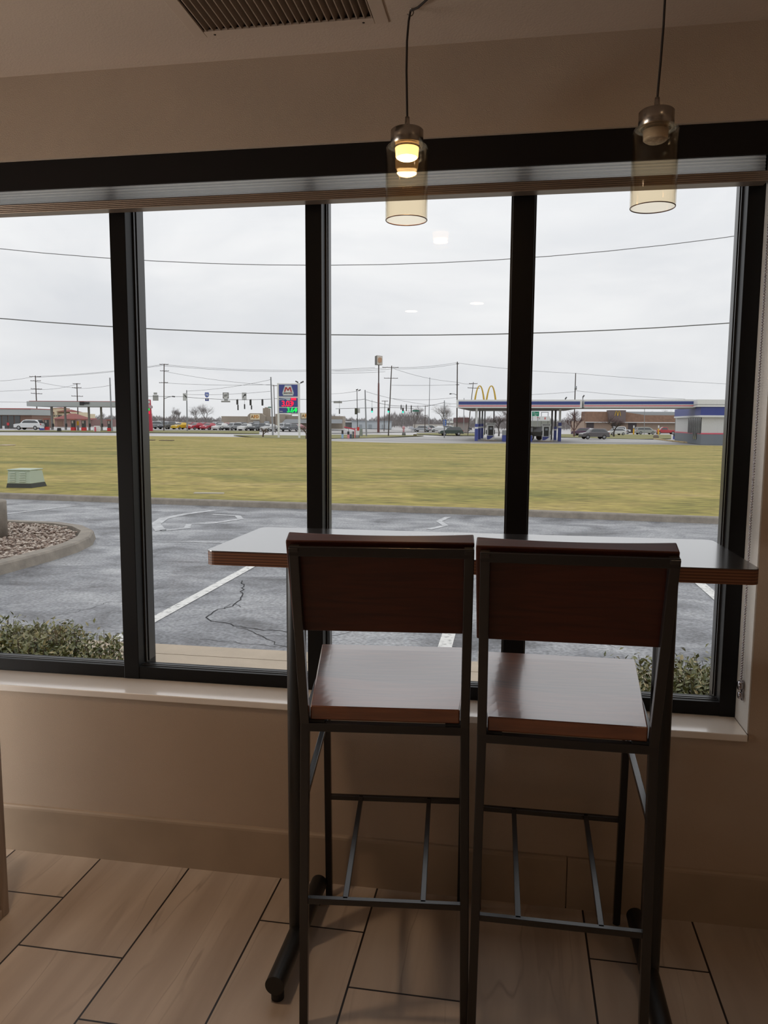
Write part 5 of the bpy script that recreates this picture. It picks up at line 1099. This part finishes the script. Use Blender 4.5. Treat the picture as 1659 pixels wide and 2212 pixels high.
MB().hexa([(X(814), -.50, Z(789)), (X(825.2), -.10, Z(789.4)), (X(825.2), -.05, Z(789.4)), (X(814), -.42, Z(789))], [(X(814), -.50, Z(770.2)), (X(825.2), -.10, Z(771)), (X(825.2), -.05, Z(771)), (X(814), -.42, Z(770.2))]).build('sign_face', mat('pylon_cream', (.62, .57, .50), .6), sg_, origin=O)
em = MB().prism([(X(816), -.52, Z(783)), (X(820), -.52, Z(785.5)), (X(823.8), -.52, Z(783)), (X(824), -.52, Z(776)), (X(820), -.52, Z(773.8)), (X(816.2), -.52, Z(776))], (0, .2, 0)); em.build('emblem', mat('faded_orange', (.48, .29, .18), .6), sg_, origin=O)

def wire(label, pts, Ds, r=.38, n=10, sag=0, group='overhead wires'):
    """pts in photo bearings, distance interpolated along them"""
    P_ = []
    for i in range(len(pts)-1):
        (a, b), (c, d) = pts[i], pts[i+1]; Da, Db = Ds[i], Ds[i+1]
        for k in range(n): f = k/n; P_.append(pD(a+(c-a)*f, b+(d-b)*f+4*sag*f*(1-f), Da+(Db-Da)*f))
    P_.append(pD(*pts[-1], Ds[-1])); rr = r*sum(Ds)/len(Ds)/F
    tag(MB().tube(P_, rr, 5, False).build('overhead_wire', mat('wire_grey', (.13, .135, .14), .7)), label, 'wire', group)
def curve3(p, q, m_, n=16):      # parabola through three photo bearings
    (x0, y0), (x1, y1), (x2, y2) = p, m_, q; o = []
    for i in range(n+1):
        x = x0+(x2-x0)*i/n; o.append((x, y0*(x-x1)*(x-x2)/((x0-x1)*(x0-x2))+y1*(x-x0)*(x-x2)/((x1-x0)*(x1-x2))+y2*(x-x0)*(x-x1)/((x2-x0)*(x2-x1))))
    return o
c_ = curve3((-150, 520), (1800, 477), (640, 573)); wire('highest thin cable crossing all the window panes', c_, [26]*len(c_), .75, 1)
c_ = curve3((-150, 674), (1800, 679), (700, 723)); wire('second cable crossing all panes, lower and darker', c_, [24]*len(c_), 1.1, 1)
W_ = [([(-60, 822), (76, 813)], 5, 'wire left of the first four-armed pole, upper'), ([(76, 813.5), (354, 787)], 4, 'wire from the four-armed pole to the three-armed pole, upper'), ([(76, 815), (354, 789)], 4, 'wire from the four-armed pole to the three-armed pole, second'),
      ([(354, 787.5), (810, 794)], 9, 'wire from the three-armed pole to the pylon, upper'), ([(354, 790), (834, 795)], 10, 'wire from the three-armed pole to the leaning pole'), ([(354, 802), (585, 832)], 4, 'wire sloping from the three-armed pole to the signal pole'),
      ([(-60, 845), (76, 841)], 2, 'wire left of the first pole, lower'), ([(76, 841), (166, 830)], 4, 'wire between the two four-armed poles, rising'), ([(76, 824), (166, 839)], 1, 'wire between the two four-armed poles, falling'), ([(166, 839), (240, 832)], 2, 'wire right of the second four-armed pole'), ([(-60, 868), (60, 869)], 0, 'lowest wire at far left'),
      ([(354, 827), (589, 830.5)], 3, 'nearly level wire between wooden pole and signal pole'), ([(404, 845), (585, 820)], 4, 'wire rising to the thick signal pole'), ([(404, 852), (585, 845)], 3, 'level wire below the rising one'),
      ([(404, 858), (585, 862)], 3, 'span wire carrying the highway signs'), ([(404, 857), (320, 856)], 0, 'span wire left of the turn sign pole'), ([(592, 861), (709, 864)], 0, 'span wire passing behind the price sign'),
      ([(715, 801), (861, 795)], 3, 'wire left of the leaning pole, upper'), ([(715, 806), (832, 803)], 1, 'wire left of the leaning pole, lower'), ([(861, 794), (988, 783)], 3, 'wire from leaning pole to tall dark pole, upper'), ([(861, 797), (988, 786)], 3, 'wire from leaning pole to tall dark pole, lower'),
      ([(850, 796), (988, 825.5)], 5, 'drooping wire passing the high mast'), ([(988, 784), (1243, 806.5)], 3, 'wire from tall dark pole to the pole over the canopy'), ([(1243, 806.5), (1700, 835)], 3, 'long wire crossing the right pane'), ([(988, 825.5), (1022, 829)], 2, 'short wire to the leaning pole by the arches'),
      ([(715, 868), (788, 862)], 1, 'span wire with the wide grey sign'), ([(715, 851), (771, 845)], 1, 'short wire to the floodlight pole'), ([(789, 863), (846, 876), (920, 877), (960, 869)], 1, 'span wire with green signals'), ([(791, 846), (988, 879)], 7, 'drooping wire behind the signals'), ([(846, 861), (988, 858)], 4, 'level wire right of the leaning pole'),
      ([(846, 832), (988, 831)], 1, 'faint wire at mid height to the dark pole'), ([(960, 870), (988, 872)], 1, 'short wire right of the signals'), ([(1243, 846), (1125, 853)], 1, 'wire left of the pole above the canopy'), ([(1243, 844), (1480, 862)], 2, 'wire sloping right above the link canopy'), ([(725, 883), (846, 880), (888, 882), (907, 887)], 0, 'lowest span wire among the signals')]
def near(u):
    if u < -20 or u > 1400: return 150
    c = min(PD, key=lambda q: abs(q[0]-u)); return c[1] if abs(c[0]-u) < 24 else 145
for pts, sg, l in W_:
    sp_ = 'span wire' in l; Ds = [(SPD if p[0] < 600 else SPR) if sp_ else near(p[0]) for p in pts]
    wire(l, pts, Ds, .45 if sp_ else .30, 10, sg)

# --- traffic signals and hanging signs
sigm = mat('signal_black', (.02, .022, .02), .6); lit_g = mat('signal_green', (0, .5, .35), .4, emit=(.05, .95, .62), es=1.0)
def signal(u, v0, v1, label, on=False, edge=False, D=None, wv=None):
    D = D or (SPD if u < 600 else SPR)
    if wv is None:
        f = (u-404)/181
        wv = 857.5+4*f+12*f*(1-f) if u < 600 else (866.5 if u < 760 else (862.5+13*(u-791)/55 if u < 846 else 875.5))
    if wv > v0: wv = v0-1
    wv -= 1.3
    top = pD(u, v0, D); s = D/F; h = (v1-v0)*s; w_ = (1.1 if edge else 1.8)*s
    t = thing('traffic_signal', label, 'traffic light', tuple(top), 'traffic signals over the crossing', YAW)
    lb(t, 'housing', sigm, ((-w_, -.15, -h), (w_, .18, 0)), bevel=.03); MB().tube([(0, .02, 0), (0, .02, max((v0-wv)*s, .1))], .02, 6).build('hanger', sigm, t, origin=O)
    for k in range(3):
        z = -h*(.18+.32*k); g_ = on and k == 2
        MB().tube([(0, -.14, z), (0, -.19, z)], w_*(1.05 if g_ else .75), 12).build('lens', lit_g if g_ else mat('lens_dark', (.03, .03, .028), .3), t, origin=O)
    return t
signal(512.5, 863, 874, 'dark signal cluster under the route sign, upper'); signal(514, 874.5, 886, 'dark signal hanging just below the cluster', edge=True); signal(528.3, 873, 883.5, 'small dark signal between cluster and middle signal', edge=True)
signal(541, 863, 875.5, 'dark signal in the middle of the left span'); signal(543.2, 875.8, 884.5, 'dark signal just below the middle one', edge=True); signal(566.8, 863, 876, 'dark signal nearest the thick signal pole')
signal(733.2, 883.5, 894, 'edge-on signal left of the floodlight pole', edge=True); signal(803.7, 881.5, 891, 'green-lit signal left of the brown pylon', True); signal(839, 881.5, 891, 'green-lit signal beside the leaning pole', True)
signal(870.5, 881, 892, 'green-lit signal in the cluster right of the leaning pole', True); signal(866.5, 875, 885, 'dark signal behind the right green one', edge=True); signal(877.8, 874, 888, 'dark signal right of the green cluster', edge=True); signal(888.5, 876, 891, 'dark signal left of the green street name sign', edge=True)
def hang(label, boxes, u, v, D=135, cat='sign', name='hanging_sign', group='signs hung over the crossing'):
    p = pD(u, v, D); t = thing(name, label, cat, tuple(p), group, YAW); s = D/F
    for part, mt, u0, v0, u1, v1, y in boxes: lb(t, part, mt, (((u0-u)*s, y, (v-v1)*s), ((u1-u)*s, y+.05, (v-v0)*s)))
    return t, s
sgr = mat('sign_back', (.36, .36, .35), .7); sgw = mat('sign_white', (.55, .56, .55), .6)
hang('grey back of a two-part sign left of the tall wooden pole', [('small_plate', sgr, 332, 848, 339.5, 852.5, 0), ('large_plate', sgr, 330, 853.5, 342, 865.5, 0)], 336, 857)
t, s = hang('white left-turn arrow sign on the grey signal pole', [('plate', sgw, 395, 849.5, 404, 865.5, 0)], 399.5, 857)
MB().prism([(-2.4*s, -.05, 4*s), (2*s, -.05, 0), (2.6*s, -.05, -3*s), (3.6*s, -.05, -3*s), (3*s, -.05, 1.2*s), (-1.4*s, -.05, 5*s)], (0, .04, 0)).build('arrow', dk, t, origin=O)
t, s = hang('white right-turn arrow sign over the road', [('plate', sgw, 522.5, 848, 532.5, 864, 0)], 527.5, 856)
MB().prism([(-3.2*s, -.05, -3*s), (-2*s, -.05, -3*s), (-1*s, -.05, .6*s), (2.4*s, -.05, 3.2*s), (1*s, -.05, 4.6*s), (4*s, -.05, 4.8*s), (3.6*s, -.05, 1.6*s), (2.8*s, -.05, 2.2*s), (-2*s, -.05, 1.4*s)][::1], (0, .04, 0)).build('arrow', dk, t, origin=O)
t, s = hang('blue highway shield with small blue plate below', [('plate', bluel, 442.8, 860.3, 450.8, 866, 0)], 446.8, 853)
MB().prism([(x*s, 0, z*s) for x, z in ((0, -5.8), (-3.6, -3.6), (-4.7, 0), (-4.3, 3), (-4.6, 4.6), (-2, 5.6), (0, 4.9), (2, 5.6), (4.6, 4.6), (4.3, 3), (4.7, 0), (3.6, -3.6))], (0, .05, 0)).build('shield', mat('shield_blue', (.08, .13, .42), .5), t, origin=O)
ltext(t, 'shield_number', '70', 6.5*s, white, (0, -.02, -.3*s), 1, .01); ltext(t, 'plate_letter', 'W', 3.6*s, white, (0, -.02, -10.1*s), 1, .01)
t, s = hang('white route 231 shield with grey name plate below', [('black_plate', mat('plate_dark', (.2, .2, .19), .6), 481, 848, 494, 861, .03), ('name_plate', sgr, 477.5, 865.3, 497, 869, 0), ('arrow_plate', sgw, 484, 861.5, 492, 865.5, 0)], 487.5, 855)
MB().prism([(x*s, -.02, z*s) for x, z in ((0, -5.6), (-4, -4.2), (-5.4, -1), (-4.6, 2.5), (-5.3, 4.4), (-2.5, 5.6), (2.5, 5.6), (5.3, 4.4), (4.6, 2.5), (5.4, -1), (4, -4.2))], (0, .05, 0)).build('shield', mat('shield_white', (.66, .66, .64), .6), t, origin=O)
ltext(t, 'shield_number', '231', 6.0*s, dk, (0, -.05, .4*s), .95, .012)
hang('wide blank grey sign on the span wire right of the middle mullion', [('plate', sgr, 720.5, 866.5, 738.8, 871, 0)], 729.5, 869, D=SPR)
hang('dark green double sign on the floodlight pole', [('plate', mat('sign_olive', (.07, .075, .05), .7), 766.3, 881.5, 771.2, 895, 0), ('pale_plate', sgw, 772.5, 882.5, 777.5, 892, .1)], 771.5, 888, D=dist(G(772.5, 940)))
hang('green street name sign right of the signals', [('plate', mat('street_green', (.03, .16, .11), .6), 891, 885.6, 905.5, 889.2, 0)], 898, 887.5, D=SPR)
hang('small green sign left of the thick signal pole', [('plate', mat('street_green', (.03, .16, .11), .6), 579, 878.5, 586.5, 881, 0)], 581.5, 880, D=dist(G(589.3, 939.5)))

# ================================================================= TREES
bark = mat('bare_bark', (.17, .15, .14), .9, var=.2, vscale=2); haze = mat('bare_twigs', (.27, .245, .24), .95, var=.18, vscale=.25); redbark = mat('reddish_twigs', (.155, .085, .085), .9); dkbark = mat('dark_bark', (.06, .052, .048), .9)
def branch(mb, tw, p, d, l, r, lev, rnd, spread, up):
    q = p+d*l; mid = (p+q)/2+Vector((rnd.gauss(0, .05), rnd.gauss(0, .05), 0))*l
    (mb if lev > 1 else tw).tube([p, mid, q], r, 5 if lev > 2 else 3, False, r*.6)
    if lev == 0: return
    n = rnd.choice((2, 3, 3)) if lev < 4 else rnd.choice((3, 4))
    for _ in range(n):
        a = rnd.uniform(0, 6.283); k = rnd.uniform(.35, 1)*spread
        x = d.orthogonal().normalized(); y = d.cross(x); nd = (d+(x*math.cos(a)+y*math.sin(a))*k+Vector((0, 0, up))).normalized()
        branch(mb, tw, p.lerp(q, rnd.uniform(.6, 1)), nd, l*rnd.uniform(.62, .86), r*.58, lev-1, rnd, spread, up)
def make_tree(seed, h, lev=6, spread=.75, up=.10, tm=bark, wm=haze, r=None, first=.26, name='bare_tree', thick=.014):
    rnd = random.Random(seed); t = bpy.data.objects.new(name, None); COL.objects.link(t); mb = MB(); tw = MB()
    branch(mb, tw, Vector((0, 0, -.05)), Vector((rnd.gauss(0, .04), rnd.gauss(0, .04), 1)).normalized(), h*first, (r or h*.016), lev, rnd, spread, up)
    top = max(v.z for v in tw.v); k = h/top
    for m_ in (mb, tw): m_.v = [v*k for v in m_.v]
    mb.build('trunk_and_limbs', tm, t, origin=O); tw.build('twigs', wm, t, origin=O); return t
def put_tree(t, u, vt, vb=None, D=None, label='', group=None, h0=10., rz=0, wide=1):
    b = G(u, vb) if vb is not None else gd(u, D); D = dist(b); z = hz(b.x, b.y); hh = pD(u, vt, D).z-z
    t.location = (b.x, b.y, z); k = hh/h0; t.scale = (k*wide, k*wide, k); t.rotation_euler = (0, 0, rz); tag(t, label, 'tree', group); return t
T1 = make_tree(11, 10, 7, .8, .06); T2 = make_tree(12, 10, 7, .6, .13); T3 = make_tree(5, 10, 7, .75, .04, redbark, redbark, first=.16); T4 = make_tree(21, 10, 7, .85, .03, dkbark, redbark, first=.18)
put_tree(T3, 1240, 884, vb=943, label='spreading bare reddish tree beside the grey SUV, left of the restaurant', wide=1.15)
put_tree(T4, 1326, 894, vb=943, label='spreading dark bare tree in front of the small wall arches', wide=1.7)
put_tree(T1, 960, 868, D=175, label='rounded bare tree behind the blue information sign', wide=1.1)
put_tree(copy_tree(T4), 1078, 886, D=150, label='bare tree with crooked limbs under the pump canopy', rz=2, wide=1.3)
put_tree(copy_tree(T1), 445, 870, D=262, label='larger rounded bare tree beyond the parked cars, right of the signal pole', rz=1, wide=1.25)
put_tree(copy_tree(T1), 424, 876, D=225, label='rounded bare tree just right of the grey signal pole', rz=3, wide=1.1)
put_tree(T2, 375, 878, D=235, label='slender bare tree between the wooden pole and signal pole', wide=1.1)
put_tree(copy_tree(T2), 389, 881, D=240, label='smaller slender bare tree left of the signal pole', rz=2, wide=1)
put_tree(copy_tree(T1), 896, 874, D=235, label='bare tree behind the green street name sign', rz=4, wide=1.1)
put_tree(copy_tree(T2), 725, 892, D=280, label='small bare tree right of the middle mullion', rz=1, wide=1.2)
put_tree(copy_tree(T1), 1100, 878, D=260, label='distant bare tree hidden partly by the canopy', rz=1)
put_tree(copy_tree(T1), 1425, 883, D=268, label='bare tree crown rising behind the restaurant roof', rz=5, wide=1.5)
put_tree(copy_tree(T2), 218, 889, D=260, label='bare tree seen beyond the right end of the silver canopy', rz=5, wide=1.2)
# shrubs by the price sign
Sh = make_tree(31, 2.2, 5, 1.1, .02, mat('shrub_stem', (.12, .085, .07), .9), mat('shrub_twig', (.19, .14, .115), .9), r=.05, first=.10, name='bare_shrub')
Sh2 = copy_tree(Sh)
put_tree(Sh, 568.5, 921.5, vb=944, label='bare brown shrub left of the price sign', h0=2.2, wide=1.25); Sh['category'] = 'shrub'
put_tree(Sh2, 662, 912, vb=948, label='taller bare brown shrub right of the price sign, at the mullion', h0=2.2, rz=2, wide=.8); Sh2['category'] = 'shrub'
# the hazy wood line: bushy bare trees on the horizon
def make_thicket(seed):
    rnd = random.Random(seed); t = bpy.data.objects.new('distant_tree', None); COL.objects.link(t); tw = MB(); tk = MB()
    tk.tube([(0, 0, -.1), (0, 0, 6)], .22, 5, False, .1)
    for _ in range(950):
        a = rnd.uniform(0, 6.283); rr = rnd.random()**.5; zf = rnd.random(); rad = 4.2*rr*math.sin(math.pi*min(.15+.85*zf, 1))**.6+.3
        p = Vector((rad*math.cos(a), rad*math.sin(a), .3+9.2*zf*(1-.35*rr**2))); d = Vector((p.x*.09+rnd.gauss(0, .25), p.y*.09+rnd.gauss(0, .25), .8+rnd.random()*.5)).normalized()
        tw.tube([p, p+d*rnd.uniform(.8, 1.9)], rnd.uniform(.03, .06), 3, False, .012)
    tk.build('trunk', bark, t, origin=O); tw.build('crown', haze, t, origin=O); return t
def t_h(u, v, D): g_ = gd(u, D); return (pD(u, v, D).z-g_.z)/10
TH = [make_thicket(s_) for s_ in (1, 2, 3)]; used = [False]*3
prof = [(-40, 899), (60, 902), (190, 903), (240, 896), (330, 897), (400, 899), (470, 903), (520, 906), (720, 898), (760, 902), (800, 906), (842, 893), (870, 889), (905, 893), (940, 905), (980, 902), (1020, 900), (1110, 903), (1210, 905), (1260, 905)]
rnd = random.Random(99); k = 0; spots_ = []
for row_ in range(5):
    u = -50+row_*5.5
    while u < 1260:
        if not 606 < u < 700: spots_.append((u, 290+row_*17))
        u += 27
for u, D_ in spots_:
    for i in range(len(prof)-1):
        if prof[i][0] <= u <= prof[i+1][0]: f = (u-prof[i][0])/(prof[i+1][0]-prof[i][0]); vt_ = prof[i][1]+(prof[i+1][1]-prof[i][1])*f
    j = k % 3; t = TH[j] if not used[j] else copy_tree(TH[j]); used[j] = True
    put_tree(t, u, vt_+rnd.uniform(-3, 3), D=D_, label='grey-brown leafless tree in the hazy wood line on the horizon', group='leafless trees along the horizon', rz=rnd.uniform(0, 6), wide=2.0/(4.6*max(t_h(u, vt_, D_), .2)))
    k += 1
